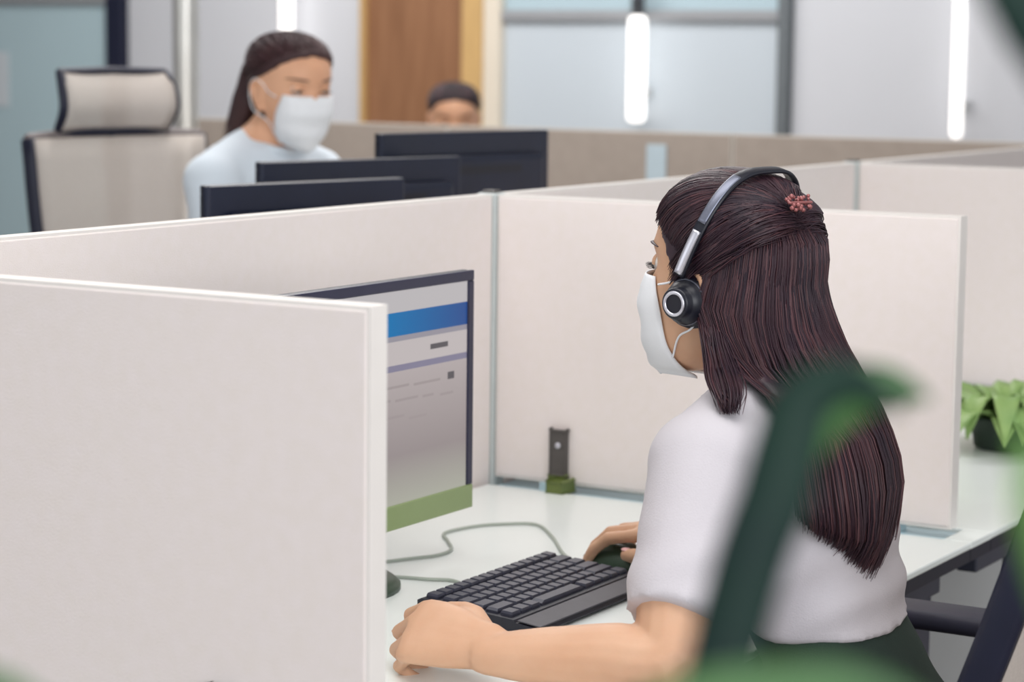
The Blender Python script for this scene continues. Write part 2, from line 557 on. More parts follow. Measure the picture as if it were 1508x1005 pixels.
def desk(x0, x1, y0, y1, label, sgn):
    t = thing('office_desk', label, 'desk', ((x0 + x1) / 2, (y0 + y1) / 2, 0), 0, 'white bench desks')
    b = BM(); box(b, (x0, y0, DZ - 0.009), (x1, y1, DZ), 0.002); out('desktop', b, M_top, t)
    b = BM(); box(b, (x0 + 0.001, y0 + 0.001, DZ - 0.026), (x1 - 0.001, y1 - 0.001, DZ - 0.009)); out('edge_band', b, M_band, t, label='dark edge under the white top')
    xe = x1 - 0.03 if sgn > 0 else x0 + 0.03
    b = BM(); box(b, (min(xe, xe - sgn * 0.03), y0 + 0.03, DZ - 0.066), (max(xe, xe - sgn * 0.03), y1 - 0.03, DZ - 0.026), 0.003); out('apron', b, M_dgrey, t)
    for lx in (x0 + 0.05, x1 - 0.07):
        for ly in (y0 + (0.34 if y0 == 0.04 else 0.05), y1 - 0.05):
            b = BM(); box(b, (lx - 0.022, ly - 0.022, 0), (lx + 0.022, ly + 0.022, DZ - 0.026), 0.003); out('leg', b, M_dgrey, t)
    return t


E_ = 0.775
desk(0.022, E_, -S + 0.04, -0.04, 'white desk with the keyboard where the headset woman works', 1)
desk(0.022, E_, 0.04, S - 0.04, 'white desk at right edge carrying the green plant', 1)
desk(-E_, -0.022, -S + 0.04, -0.04, 'white desk behind the long partition, hidden left of the dark monitors', -1)
desk(-E_, -0.022, 0.04, S - 0.04, 'white desk behind the long partition where the woman in pale blue sits', -1)
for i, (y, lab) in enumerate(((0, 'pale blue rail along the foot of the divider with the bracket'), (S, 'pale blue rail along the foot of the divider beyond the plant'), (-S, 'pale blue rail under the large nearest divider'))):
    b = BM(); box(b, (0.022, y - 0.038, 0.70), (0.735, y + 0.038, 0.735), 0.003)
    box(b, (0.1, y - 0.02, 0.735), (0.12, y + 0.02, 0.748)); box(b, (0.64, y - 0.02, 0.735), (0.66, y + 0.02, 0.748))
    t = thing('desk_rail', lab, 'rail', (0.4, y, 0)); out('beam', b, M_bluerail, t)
    for q0, q1 in ((0.2, 0.25), (0.63, 0.70)):
        b = BM(); box(b, (q0, y - 0.02, 0), (q1, y + 0.02, 0.70), 0.003); out('leg', b, M_dgrey, t)
    b = BM(); box(b, (0.7355, y - 0.0395, DZ - 0.009), (E_, y + 0.0395, DZ), 0.001); out('end_strip', b, M_top, t, label='white strip joining the desks')
    b = BM(); box(b, (0.7355, y - 0.0395, DZ - 0.026), (E_ - 0.001, y + 0.0395, DZ - 0.009)); out('edge_band', b, M_band, t)


# white drawer pedestal below the right-hand desk
t = thing('drawer_pedestal', 'white drawer pedestal under the right-hand desk behind the chair', 'cabinet', (0.35, 1.06, 0))
b = BM(); box(b, (0.20, 0.85, 0.03), (0.70, 1.28, 0.62), 0.004); out('body', b, M_white, t)
for i in range(3):
    z = 0.05 + i * 0.18
    b = BM(); box(b, (0.7, 0.86, z), (0.715, 1.27, z + 0.178), 0.003); dd = out('drawer', b, M_white, t)
    b = BM(); box(b, (0.715, 1.0, z + 0.12), (0.725, 1.13, z + 0.132), 0.002); out('handle', b, M_rail, dd)
for i, (x, y) in enumerate(((0.24, 0.89), (0.24, 1.24), (0.66, 0.89), (0.66, 1.24))):
    b = BM(); lathe(b, [(0.02, 0), (0.02, 0.03)], 12, Matrix.Translation((x, y, 0))); out('foot', b, M_dgrey, t)


# ------------------------------------------------------------------ main monitor with screen
def monitor_frame(t, MT, w_, h_, z0, bez, back, screen, chin, chin_m):
    """screen faces local +x, width along y, thickness behind"""
    th = 0.016
    b = BM(); box(b, (-th - 0.02, -w_ / 2 + 0.03, z0 + 0.04), (-th, w_ / 2 - 0.03, z0 + h_ - 0.04), 0.012, 3, MT); box(b, (-th, -w_ / 2, z0), (-0.002, w_ / 2, z0 + h_), 0.004, 2, MT)
    out('rear_shell', b, back, t)
    bz = 0.013
    b = BM()
    box(b, (-0.002, -w_ / 2, z0 + h_ - bz), (0.004, w_ / 2, z0 + h_), 0.0015, 2, MT)
    box(b, (-0.002, -w_ / 2, z0 + chin), (0.004, -w_ / 2 + bz, z0 + h_ - bz), 0.0015, 2, MT)
    box(b, (-0.002, w_ / 2 - bz, z0 + chin), (0.004, w_ / 2, z0 + h_ - bz), 0.0015, 2, MT)
    out('bezel', b, bez, t)
    b = BM(); box(b, (-0.002, -w_ / 2, z0), (0.0045, w_ / 2, z0 + chin), 0.0015, 2, MT)
    out('bottom_bezel', b, chin_m, t)
    return bz


def stand(t, MT, z0, h_, m, br, xo=-0.05):
    b = BM(); lathe(b, [(br, 0.0), (br, 0.006), (br * 0.93, 0.012), (br * 0.4, 0.016), (0.02, 0.018)], 36, MT @ Matrix.Translation((xo, 0, DZ)))
    out('base', b, m, t, True)
    b = BM(); box(b, (xo - 0.014, -0.03, DZ + 0.014), (xo + 0.008, 0.03, z0 + h_ * 0.5), 0.005, 2, MT)
    out('neck', b, m, t)
    b = BM(); box(b, (xo - 0.005, -0.04, z0 + h_ * 0.35), (-0.03, 0.04, z0 + h_ * 0.55), 0.004, 2, MT)
    out('mount', b, m, t)


MT = Matrix.Translation((0.27, -0.735, 0))
t = thing('computer_monitor', 'lit desktop monitor showing a blue title bar, facing the headset woman', 'monitor', (0.27, -0.735, DZ))
mw, mh, mz = 0.49, 0.302, 0.806
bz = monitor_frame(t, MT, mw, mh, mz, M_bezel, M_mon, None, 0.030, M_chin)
stand(t, MT, mz, mh, M_dgreen, 0.10, -0.062)
UI = {'top': scr('ui_top', (188, 184, 186)), 'blue': None, 'band': scr('ui_band', (192, 184, 184)), 'line': scr('ui_line', (132, 128, 150)),
      'dark': scr('ui_dark', (92, 88, 92)), 'text': scr('ui_text', (160, 150, 150)), 'thin': scr('ui_thin', (150, 146, 156))}
mb = scr('ui_blue', (0, 112, 172))
nt = mb.node_tree
tc = nt.nodes.new('ShaderNodeTexCoord'); sx_ = nt.nodes.new('ShaderNodeSeparateXYZ'); rp = nt.nodes.new('ShaderNodeValToRGB'); mr = nt.nodes.new('ShaderNodeMapRange')
nt.links.new(tc.outputs['Object'], sx_.inputs[0]); nt.links.new(sx_.outputs['Y'], mr.inputs[0])
mr.inputs[1].default_value, mr.inputs[2].default_value = 0.02, 0.235
nt.links.new(mr.outputs[0], rp.inputs[0])
rp.color_ramp.elements[0].color = (*lin((0, 120, 180)), 1); rp.color_ramp.elements[1].color = (*lin((40, 76, 140)), 1)
nt.links.new(rp.outputs[0], nt.nodes['Principled BSDF'].inputs['Emission Color'])
UI['blue'] = mb
mg = scr('ui_page', (170, 160, 160))
nt = mg.node_tree
tc = nt.nodes.new('ShaderNodeTexCoord'); sx_ = nt.nodes.new('ShaderNodeSeparateXYZ'); rp = nt.nodes.new('ShaderNodeValToRGB'); mr = nt.nodes.new('ShaderNodeMapRange')
nt.links.new(tc.outputs['Object'], sx_.inputs[0]); nt.links.new(sx_.outputs['Z'], mr.inputs[0])
mr.inputs[1].default_value, mr.inputs[2].default_value = 0.095, 0.27
nt.links.new(mr.outputs[0], rp.inputs[0])
rp.color_ramp.elements[0].color = (*lin((172, 172, 160)), 1); rp.color_ramp.elements[1].color = (*lin((182, 172, 172)), 1)
e_ = rp.color_ramp.elements.new(0.35); e_.color = (*lin((152, 142, 142)), 1)
nt.links.new(rp.outputs[0], nt.nodes['Principled BSDF'].inputs['Emission Color'])
UI['page'] = mg
names = list(UI)
me_m = [UI[n] for n in names]
b = BM()


def ui_rect(y0, y1, z0, z1, n, x=0.0015):
    vv = [b.verts.new(MT @ V((x, yy, zz))) for yy, zz in ((y0, z0), (y1, z0), (y1, z1), (y0, z1))]
    f = b.faces.new(vv); f.material_index = names.index(n)


yl, yr = -mw / 2 + bz, mw / 2 - bz
zt, zb = mz + mh - bz, mz + 0.030
H = zt - zb
ui_rect(yl, yr, zt - 0.10 * H, zt, 'top')
ui_rect(yl, yr, zt - 0.21 * H, zt - 0.10 * H, 'blue')
ui_rect(yl, yr, zt - 0.235 * H, zt - 0.21 * H, 'thin')
ui_rect(yl, yr, zt - 0.345 * H, zt - 0.235 * H, 'band')
ui_rect(yl, yr, zt - 0.375 * H, zt - 0.345 * H, 'line')
ui_rect(yl, yr, zb, zt - 0.375 * H, 'page')
ui_rect(yr - 0.085, yr - 0.045, zt - 0.30 * H, zt - 0.275 * H, 'dark', 0.0020)
ui_rect(yr - 0.045, yr - 0.030, zt - 0.46 * H, zt - 0.425 * H, 'dark', 0.0020)
for y0, y1, q in ((0.03, 0.06, .50), (0.07, 0.12, .505), (0.13, 0.155, .51), (0.17, 0.20, .52), (0.05, 0.09, .58), (0.1, 0.14, .6), (0.02, 0.1, .44), (0.11, 0.17, .445)):
    ui_rect(y0, y1, zt - (q + 0.012) * H, zt - q * H, 'text', 0.0020)
out('screen', b, me_m, t, label='lit screen with a blue bar and grey page')


# dark monitors beyond the partition
def dark_monitor(x, y, rz, w_, h_, ztop, label):
    MT = Matrix.Translation((x, y, 0)) @ Matrix.Rotation(rz, 4, 'Z')
    t = thing('computer_monitor', label, 'monitor', (x, y, DZ), rz, 'dark monitors seen from behind')
    z0 = ztop - h_
    monitor_frame(t, MT, w_, h_, z0, M_blk, M_mon, None, 0.02, M_blk)
    stand(t, MT, z0, h_, M_blk, 0.11, -0.06)
    b = BM(); box(b, (-0.0366, -0.12, ztop - 0.075), (-0.0355, 0.12, ztop - 0.060), 0, 2, MT); out('vent', b, M_blk, t)
    b = BM(); box(b, (-0.004, -w_ / 2 + 0.012, z0 + 0.022), (0.001, w_ / 2 - 0.012, ztop - 0.012), 0, 2, MT); out('screen', b, M_bezel, t)
    return t


dark_monitor(-0.30, -0.06, pi - 0.22, 0.40, 0.27, 1.180, 'dark monitor seen from behind, lowest and leftmost of the three beyond the partition')
dark_monitor(-0.42, 0.265, pi - 0.25, 0.44, 0.29, 1.200, 'dark monitor seen from behind, just below the woman in pale blue')
dark_monitor(-0.43, 0.605, pi - 0.20, 0.435, 0.33, 1.238, 'dark monitor seen from behind, tallest, below the barely visible third person')

# pale blue note pinned on the far partition
b = BM(); box(b, (-1.175, 2 * S - 0.019, 1.03), (-1.115, 2 * S - 0.0145, 1.135), 0.001)
o = out('paper_note', b, M_note); tag(o, 'small pale blue note pinned on the far taupe partition', 'note')

# ------------------------------------------------------------------ keyboard, mouse, cables
KX, KY, KR = 0.471, -0.654, 0.0
KM = Matrix.Translation((KX, KY, DZ)) @ Matrix.Rotation(KR, 4, 'Z')      # local x: towards the typist, y: along the keys
t = thing('computer_keyboard', 'black compact keyboard between the headset woman\'s hands', 'keyboard', (KX, KY, DZ), KR)
b = BM()
prof = [(-0.079, 0.004), (-0.079, 0.022), (-0.074, 0.0245), (0.048, 0.0155), (0.050, 0.0125), (0.079, 0.009), (0.081, 0.005), (0.079, 0.002), (-0.075, 0.002)]
loft(b, [[KM @ V((x, y, z)) for x, z in prof] for y in (-0.144, 0.144)])
out('case', b, M_kb, t)
b = BM(); box(b, (0.0495, -0.142, 0.011), (0.0800, 0.142, 0.0128), 0.001, 2, KM @ Matrix.Rotation(0.12, 4, 'Y') @ Matrix.Translation((-0.0006, 0, 0.0085)))
out('palm_rest', b, M_palm, t, label='smoother grey palm strip')
for y in (-0.12, 0.12):
    for x0_, x1_, hz_ in ((-0.07, -0.055, 0.006), (0.06, 0.072, 0.004)):
        b = BM(); box(b, (x0_, y - 0.012, 0), (x1_, y + 0.012, hz_), 0.001, 2, KM); out('foot', b, M_blk, t)
key_cache = {}


def key(xc, yc, wy, wx=0.0150):
    kk = (round(wy, 4), round(wx, 4))
    slope = math.atan2(0.009, 0.122)
    zt_ = 0.0245 - (xc + 0.074) * 0.009 / 0.122
    if kk not in key_cache:
        b_ = BM(); hx, hy = wx / 2, wy / 2
        loft(b_, [[V((sx * hx * f, sy * hy * f, z)) for sx, sy in ((-1, -1), (1, -1), (1, 1), (-1, 1))] for f, z in ((1, 0), (1, 0.0035), (0.86, 0.0060))])
        bmesh.ops.recalc_face_normals(b_, faces=b_.faces[:])
        me = bpy.data.meshes.new('key'); b_.to_mesh(me); b_.free(); me.materials.append(M_key)
        key_cache[kk] = me
    o = bpy.data.objects.new('key', key_cache[kk])
    C.objects.link(o); o.parent = t
    o.matrix_local = Matrix.Translation((xc, yc, zt_ - 0.001)) @ Matrix.Rotation(slope, 4, 'Y')


PW = 0.274
rows = [[1] * 15, [1] * 13 + [2], [1.5] + [1] * 12 + [1.5], [1.8] + [1] * 11 + [2.2], [2.3] + [1] * 10 + [2.7], [1.2, 1.2, 1.2, 5.6, 1.2, 1.2, 1.1, 1.1, 1.2]]
for ri, row in enumerate(rows):
    un = PW / sum(row)
    y = -PW / 2
    for q in row:
        key(-0.062 + ri * 0.0190 + (0.0 if ri else -0.003), y + q * un / 2, q * un - 0.0035)
        y += q * un
# keyboard lead
pts = [(0.392, -0.655, 0.758), (0.37, -0.645, 0.7425), (0.33, -0.622, 0.7425), (0.30, -0.632, 0.7425), (0.252, -0.648, 0.7425), (0.20, -0.70, 0.7425), (0.12, -0.76, 0.7425), (0.03, -0.80, 0.7425)]
b = BM(); tube(b, catmull(pts, 50), 0.0022, 8); out('cable', b, M_cable, t, True, label='thin grey lead')

t = thing('computer_mouse', 'dark green-black mouse under the headset woman\'s right hand', 'mouse', (0.465, -0.462, DZ), 0)
b = BM()
MX, MY = 0.472, -0.455
rings = []
for i in range(15):
    f = i / 14
    x = -0.055 + 0.11 * f
    wv = 0.030 * (max(0.0, 1 - abs(2 * f - 1) ** 3.2)) ** 0.5 + 0.002
    hv = 0.036 * (sin(pi * min(1, (0.08 + f * 0.86)))) ** 0.7
    rings.append([V((MX + x, MY + wv * cos(a), DZ + max(0.0015, 0.0015 + hv * max(0, sin(a)) ** 0.8))) for a in [pi * k / 12 for k in range(13)]] + [V((MX + x, MY - wv * 0.9, DZ + 0.0012)), V((MX + x, MY + wv * 0.9, DZ + 0.0012))])
loft(b, rings); out('shell', b, M_dgreen, t, True)
b = BM(); lathe(b, [(0.0085, -0.0035), (0.0095, 0), (0.0085, 0.0035)], 16, Matrix.Translation((MX - 0.026, MY, DZ + 0.026)) @ Matrix.Rotation(pi / 2, 4, 'X')); out('wheel', b, M_blk, t, True)
pts = [(0.420, -0.455, 0.746), (0.395, -0.44, 0.7425), (0.362, -0.411, 0.7425), (0.30, -0.33, 0.7425), (0.241, -0.271, 0.7425), (0.20, -0.295, 0.7425), (0.177, -0.330, 0.7425), (0.168, -0.388, 0.7425), (0.20, -0.43, 0.7425), (0.23, -0.470, 0.7425),
       (0.235, -0.51, 0.7425), (0.215, -0.55, 0.7425), (0.200, -0.58, 0.7425), (0.15, -0.66, 0.7425), (0.08, -0.72, 0.7425), (0.03, -0.75, 0.7425)]
b = BM(); tube(b, catmull(pts, 90), 0.0021, 8); out('cable', b, M_cable, t, True, label='thin grey lead looping over the desk')

# ------------------------------------------------------------------ desk plant at right
t = thing('potted_plant', 'leafy pale green plant in a low dark pot on the right-hand desk', 'plant', (0.56, 0.72, DZ))
PX, PY = 0.56, 0.72
b = BM(); lathe(b, [(0.045, 0), (0.052, 0.004), (0.060, 0.05), (0.062, 0.056), (0.056, 0.056), (0.05, 0.04)], 24, Matrix.Translation((PX, PY, DZ))); out('pot', b, M_dpot, t, True)
b = BM(); lathe(b, [(0.054, 0.042), (0.054, 0.046)], 20, Matrix.Translation((PX, PY, DZ))); out('soil', b, M_soil, t)


def leaf(bm, pts, wid, n=18, fold=0.25, nrm=None, th=0.0008):
    P = catmull(pts, n)
    rows_ = []
    nn = V(nrm)
    for i, p in enumerate(P):
        tg = (P[min(i + 1, n - 1)] - P[max(i - 1, 0)]).normalized()
        sd = tg.cross(nn).normalized()
        nv = sd.cross(tg).normalized()
        f = i / (n - 1)
        w_ = max(0.0004, lerp_list(wid, f))
        rows_.append([p + sd * w_ * q + nv * (abs(q) * w_ * fold + s * th) for s, qs in ((1, (-1, -.5, 0, .5, 1)), (-1, (1, .5, 0, -.5, -1))) for q in qs])
    loft(bm, rows_)


rnd = random.Random(3)
for i in range(46):
    a = rnd.uniform(0, 2 * pi)
    L = rnd.uniform(0.08, 0.15)
    d = V((cos(a), sin(a), 0))
    h = rnd.uniform(0.005, 0.05)
    base = V((PX, PY, DZ + 0.045)) + d * 0.02
    b = BM(); leaf(b, [base, base + d * L * 0.35 + V((0, 0, h * 0.9)), base + d * L * 0.75 + V((0, 0, h)), base + d * L + V((0, 0, h * 0.2 - 0.025))], [0.003, 0.016, 0.026, 0.018, 0.001], 10, 0.2, (0, 0, 1))
    out('leaf', b, M_leafC, t, True)


# ------------------------------------------------------------------ office chair
def make_chair(label, loc, rz, seat_z, rec, zt_back, head, arms=True):
    """local +x is the sitter's forward"""
    t = thing('office_chair', label, 'chair', loc, rz, 'high-backed mesh office chairs')
    W = dict(world=False)
    for k in range(5):
        a = 2 * pi * k / 5 + 0.3
        d = V((cos(a), sin(a), 0))
        b = BM(); tube(b, [d * 0.03 + V((0, 0, 0.10)), d * 0.17 + V((0, 0, 0.095)), d * 0.30 + V((0, 0, 0.075))], [0.026, 0.02, 0.015], 8, 0.7); lg = out('leg', b, M_chairf, t, True, **W)
        b = BM(); lathe(b, [(0.022, -0.018), (0.028, -0.012), (0.028, 0.012), (0.022, 0.018)], 16, Matrix.Translation(d * 0.30 + V((0, 0, 0.028))) @ Matrix.Rotation(a, 4, 'Z') @ Matrix.Rotation(pi / 2, 4, 'X'))
        tube(b, [d * 0.30 + V((0, 0, 0.03)), d * 0.30 + V((0, 0, 0.075))], 0.008, 8); out('castor', b, M_blk, lg, True, **W)
    b = BM(); lathe(b, [(0.04, 0.06), (0.04, 0.13), (0.028, 0.14), (0.028, seat_z - 0.10)], 20); out('gas_column', b, M_blk, t, True, **W)
    b = BM(); box(b, (-0.14, -0.10, seat_z - 0.11), (0.10, 0.10, seat_z - 0.07), 0.012, 3); out('mechanism', b, M_chairf, t, **W)
    b = BM(); box(b, (-0.20, -0.23, seat_z - 0.075), (0.26, 0.23, seat_z - 0.012), 0.028, 4); out('seat', b, M_chairs, t, True, **W)
    tn = math.tan(rec)
    zb_ = seat_z + 0.06

    def bx(z, off=0.0):
        return -0.192 - (z - 0.79) * tn - 0.012 * sin((z - zb_) / (zt_back - zb_) * pi) + off
    # one continuous back frame
    def hwid(z):
        f = (z - zb_) / (zt_back - zb_)
        return 0.205 + 0.028 * sin(min(1, f * 1.1) * pi * 0.6) + 0.0
    loop = []
    N = 14
    for i in range(N):
        z = zb_ + (zt_back - zb_) * i / (N - 1)
        loop.append((bx(z), hwid(z), z))
    for sgn, nm in ((1, 'side_rail'), (-1, 'side_rail')):
        b = BM()
        tube(b, [V((x, sgn * y, z)) for x, y, z in loop], [0.021] * N, 10, 1.0, (1, 0, 0)) if False else None
        rings = []
        for x, y, z in loop:
            c = V((x, sgn * y, z))
            rings.append([c + V((px * 0.017, py * 0.011, px * 0.017 * tn)) for px, py in ((-1, -.6), (-.6, -1), (.6, -1), (1, -.6), (1, .6), (.6, 1), (-.6, 1), (-1, .6))])
        loft(b, rings)
        out(nm, b, M_chairf, t, True, **W)
    for nm, z in (('top_rail', zt_back), ('bottom_rail', zb_)):
        b = BM()
        x, y = bx(z), hwid(z)
        tube(b, catmull([(x, -y, z), (x - 0.02, -y * 0.5, z + 0.006 * (1 if nm == 'top_rail' else -1)), (x - 0.026, 0, z + (0.008 if nm == 'top_rail' else -0.008)), (x - 0.02, y * 0.5, z + 0.006 * (1 if nm == 'top_rail' else -1)), (x, y, z)], 15), 0.012, 8); out(nm, b, M_railg, t, True, **W)
    b = BM()
    rings = []
    for x, y, z in loop:
        rings.append([V((x + 0.016 - 0.03 * (1 - (q / 5 - 1) ** 2), y * (q / 5 - 1), z)) for q in range(11)])
    loft(b, rings, False, False)
    me = out('back_mesh', b, M_mesh, t, True, label='grey see-through mesh', **W)
    md = me.modifiers.new('s', 'SOLIDIFY'); md.thickness = 0.003
    # rear spine and lumbar arm
    b = BM(); tube(b, catmull([(-0.10, 0, seat_z - 0.09), (bx(seat_z) - 0.10, 0, seat_z - 0.06), (bx(seat_z + .15) - 0.075, 0, seat_z + 0.14), (bx(seat_z + .22) - 0.045, 0, seat_z + 0.22), (bx(seat_z + .28) - 0.035, 0, seat_z + 0.28)], 20), [0.028, 0.026, 0.024, 0.02, 0.018], 10, 0.6); out('back_spine', b, M_chairf, t, True, **W)
    if head:
        b = BM()
        xh = bx(zt_back) - 0.005
        hz = zt_back + 0.012
        for sgn in (1, -1):
            tube(b, catmull([(xh - 0.01, sgn * 0.145, hz), (xh + 0.018, sgn * 0.152, hz + 0.045), (xh + 0.012, sgn * 0.150, hz + 0.09), (xh - 0.006, sgn * 0.140, hz + 0.122)], 14), 0.010, 8)
        tube(b, [(xh - 0.006, -0.14, hz + 0.122), (xh - 0.012, 0, hz + 0.126), (xh - 0.006, 0.14, hz + 0.122)], 0.009, 8)
        tube(b, [(xh - 0.01, -0.145, hz), (xh - 0.016, 0, hz), (xh - 0.01, 0.145, hz)], 0.011, 8)
        tube(b, [(xh - 0.02, 0, zt_back - 0.06), (xh - 0.02, 0, hz + 0.05)], 0.014, 8)
        hd = out('headrest', b, M_chairf, t, True, **W)
        b = BM()
        prof_ = catmull([(xh - 0.002, 0, hz), (xh + 0.024, 0, hz + 0.045), (xh + 0.018, 0, hz + 0.09), (xh + 0.0, 0, hz + 0.122)], 10)
        loft(b, [[V((p.x + 0.004 - 0.012 * (1 - (q / 5 - 1) ** 2), 0.146 * (q / 5 - 1), p.z)) for q in range(11)] for p in prof_], False, False)
        o_ = out('headrest_mesh', b, M_mesh, hd, True, **W)
        md = o_.modifiers.new('s', 'SOLIDIFY'); md.thickness = 0.003
    if arms:
        for sgn in (1, -1):
            b = BM(); tube(b, catmull([(-0.02, sgn * 0.10, seat_z - 0.08), (-0.03, sgn * 0.26, seat_z - 0.06), (-0.05, sgn * 0.275, seat_z + 0.06), (-0.05, sgn * 0.268, seat_z + 0.245)], 16), 0.016, 8)
            tube(b, [(-0.05, sgn * 0.262, seat_z + 0.25), (-0.12, sgn * 0.255, seat_z + 0.248), (bx(seat_z + .25), sgn * 0.225, seat_z + 0.245)], 0.012, 8)
            ar = out('armrest', b, M_chairf, t, True, **W)
            b = BM(); box(b, (-0.13, sgn * 0.262 - 0.035, seat_z + 0.255), (0.10, sgn * 0.262 + 0.035, seat_z + 0.278), 0.009, 3); out('arm_pad', b, M_pad, ar, True, **W)
    return t


make_chair('dark-framed chair with its back tipped away behind the headset woman', (0.884, -0.67, 0), pi, 0.46, RD(19.5), 1.16, False)
make_chair('grey mesh chair with headrest behind the woman in pale blue', (-1.16, 0.79, 0), RD(-9), 0.52, RD(11), 1.195, True)
make_chair('mesh chair hidden under the barely visible third person', (-2.33, 3.62, 0), RD(-62), 0.47, RD(10), 0.95, False, False)

# ------------------------------------------------------------------ people
HT = [(z_ * 0.9 if z_ < 0 else z_, f_, b_, w_) for z_, f_, b_, w_ in [  # z, front x, back x, half width
    (-0.112, 0.066, 0.040, 0.012), (-0.106, 0.080, 0.020, 0.028), (-0.096, 0.087, 0.004, 0.040), (-0.082, 0.090, -0.010, 0.049), (-0.062, 0.090, -0.024, 0.057),
    (-0.042, 0.090, -0.040, 0.062), (-0.02, 0.091, -0.060, 0.067), (0.0, 0.092, -0.078, 0.071), (0.025, 0.092, -0.092, 0.0735), (0.05, 0.0945, -0.098, 0.0745),
    (0.075, 0.089, -0.096, 0.072), (0.095, 0.073, -0.082, 0.062), (0.110, 0.047, -0.055, 0.043), (0.118, 0.018, -0.022, 0.019)]]


def head_row(z):
    i = 0
    while i < len(HT) - 2 and HT[i + 1][0] < z:
        i += 1
    P = [HT[max(i - 1, 0)], HT[i], HT[i + 1], HT[min(i + 2, len(HT) - 1)]]
    t = (z - P[1][0]) / (P[2][0] - P[1][0])
    t = max(0, min(1, t))
    res = []
    for c in (1, 2, 3):
        m1 = (P[2][c] - P[0][c]) / (P[2][0] - P[0][0]) * (P[2][0] - P[1][0])
        m2 = (P[3][c] - P[1][c]) / (P[3][0] - P[1][0]) * (P[2][0] - P[1][0])
        t2, t3 = t * t, t ** 3
        res.append((2 * t3 - 3 * t2 + 1) * P[1][c] + (t3 - 2 * t2 + t) * m1 + (-2 * t3 + 3 * t2) * P[2][c] + (t3 - t2) * m2)
    return res


def gs(x, s):
    return exp(-(x / s) ** 2)


NZ = [(0.040, 0.0), (0.030, 0.003), (0.018, 0.008), (0.0, 0.014), (-0.014, 0.020), (-0.022, 0.022), (-0.030, 0.014), (-0.037, 0.004), (-0.044, 0.0)]


def nose_amp(z):
    if z >= NZ[0][0] or z <= NZ[-1][0]:
        return 0.0
    for a, c in zip(NZ[:-1], NZ[1:]):
        if c[0] <= z <= a[0]:
            f = (a[0] - z) / (a[0] - c[0])
            return a[1] + (c[1] - a[1]) * f
    return 0.0


def headpt(z, t, feat=True):
    f, bk, hw = head_row(z)
    cx_ = bk + (f - bk) * 0.46
    ct, st = cos(t), sin(t)
    p_ = 0.86
    x = cx_ + ((f - cx_) if ct > 0 else (cx_ - bk)) * math.copysign(abs(ct) ** p_, ct)
    y = hw * math.copysign(abs(st) ** 0.95, st)
    if feat and ct > 0.1:
        ay = abs(y)
        x += 0.50 * nose_amp(z) * gs(y, 0.008 + 0.006 * max(0, min(1, (0.03 - z) / 0.05)))
        x -= 0.011 * gs(ay - 0.031, 0.015) * gs(z - 0.024, 0.011)
        x += 0.003 * gs(ay - 0.03, 0.02) * gs(z - 0.043, 0.008)
        x += 0.003 * gs(ay - 0.042, 0.016) * gs(z + 0.008, 0.016)
        x += 0.005 * gs(y, 0.020) * (gs(z + 0.049, 0.006) + gs(z + 0.063, 0.007)) - 0.003 * gs(y, 0.02) * gs(z + 0.056, 0.003)
        x += 0.005 * gs(y, 0.018) * gs(z + 0.085, 0.012)
    return V((x, y, z))


def head_mesh(bm, HM, nu=72, nv=64, feat=True):
    rings = []
    for i in range(nv):
        z = HT[0][0] + (HT[-1][0] - HT[0][0]) * (i / (nv - 1))
        rings.append([HM @ headpt(z, 2 * pi * k / nu, feat) for k in range(nu)])
    loft(bm, rings)


def ear_mesh(bm, HM, sgn):
    y = 0.072
    pts = catmull([(0.010, y, -0.026), (0.000, y + 0.004, -0.030), (-0.010, y + 0.007, -0.016), (-0.020, y + 0.012, 0.006), (-0.020, y + 0.014, 0.022), (-0.008, y + 0.011, 0.030), (0.006, y + 0.006, 0.024), (0.008, y + 0.002, 0.008)], 22)
    tube(bm, [HM @ V((p.x, sgn * p.y, p.z)) for p in pts], 0.0042, 8)
    T = HM @ Matrix.Translation((-0.005, sgn * (y + 0.002), 0.0)) @ Matrix.Rotation(sgn * 0.25, 4, 'Z') @ Matrix.Diagonal((0.015, 0.006, 0.027, 1))
    bmesh.ops.create_uvsphere(bm, u_segments=14, v_segments=10, radius=1, matrix=T)


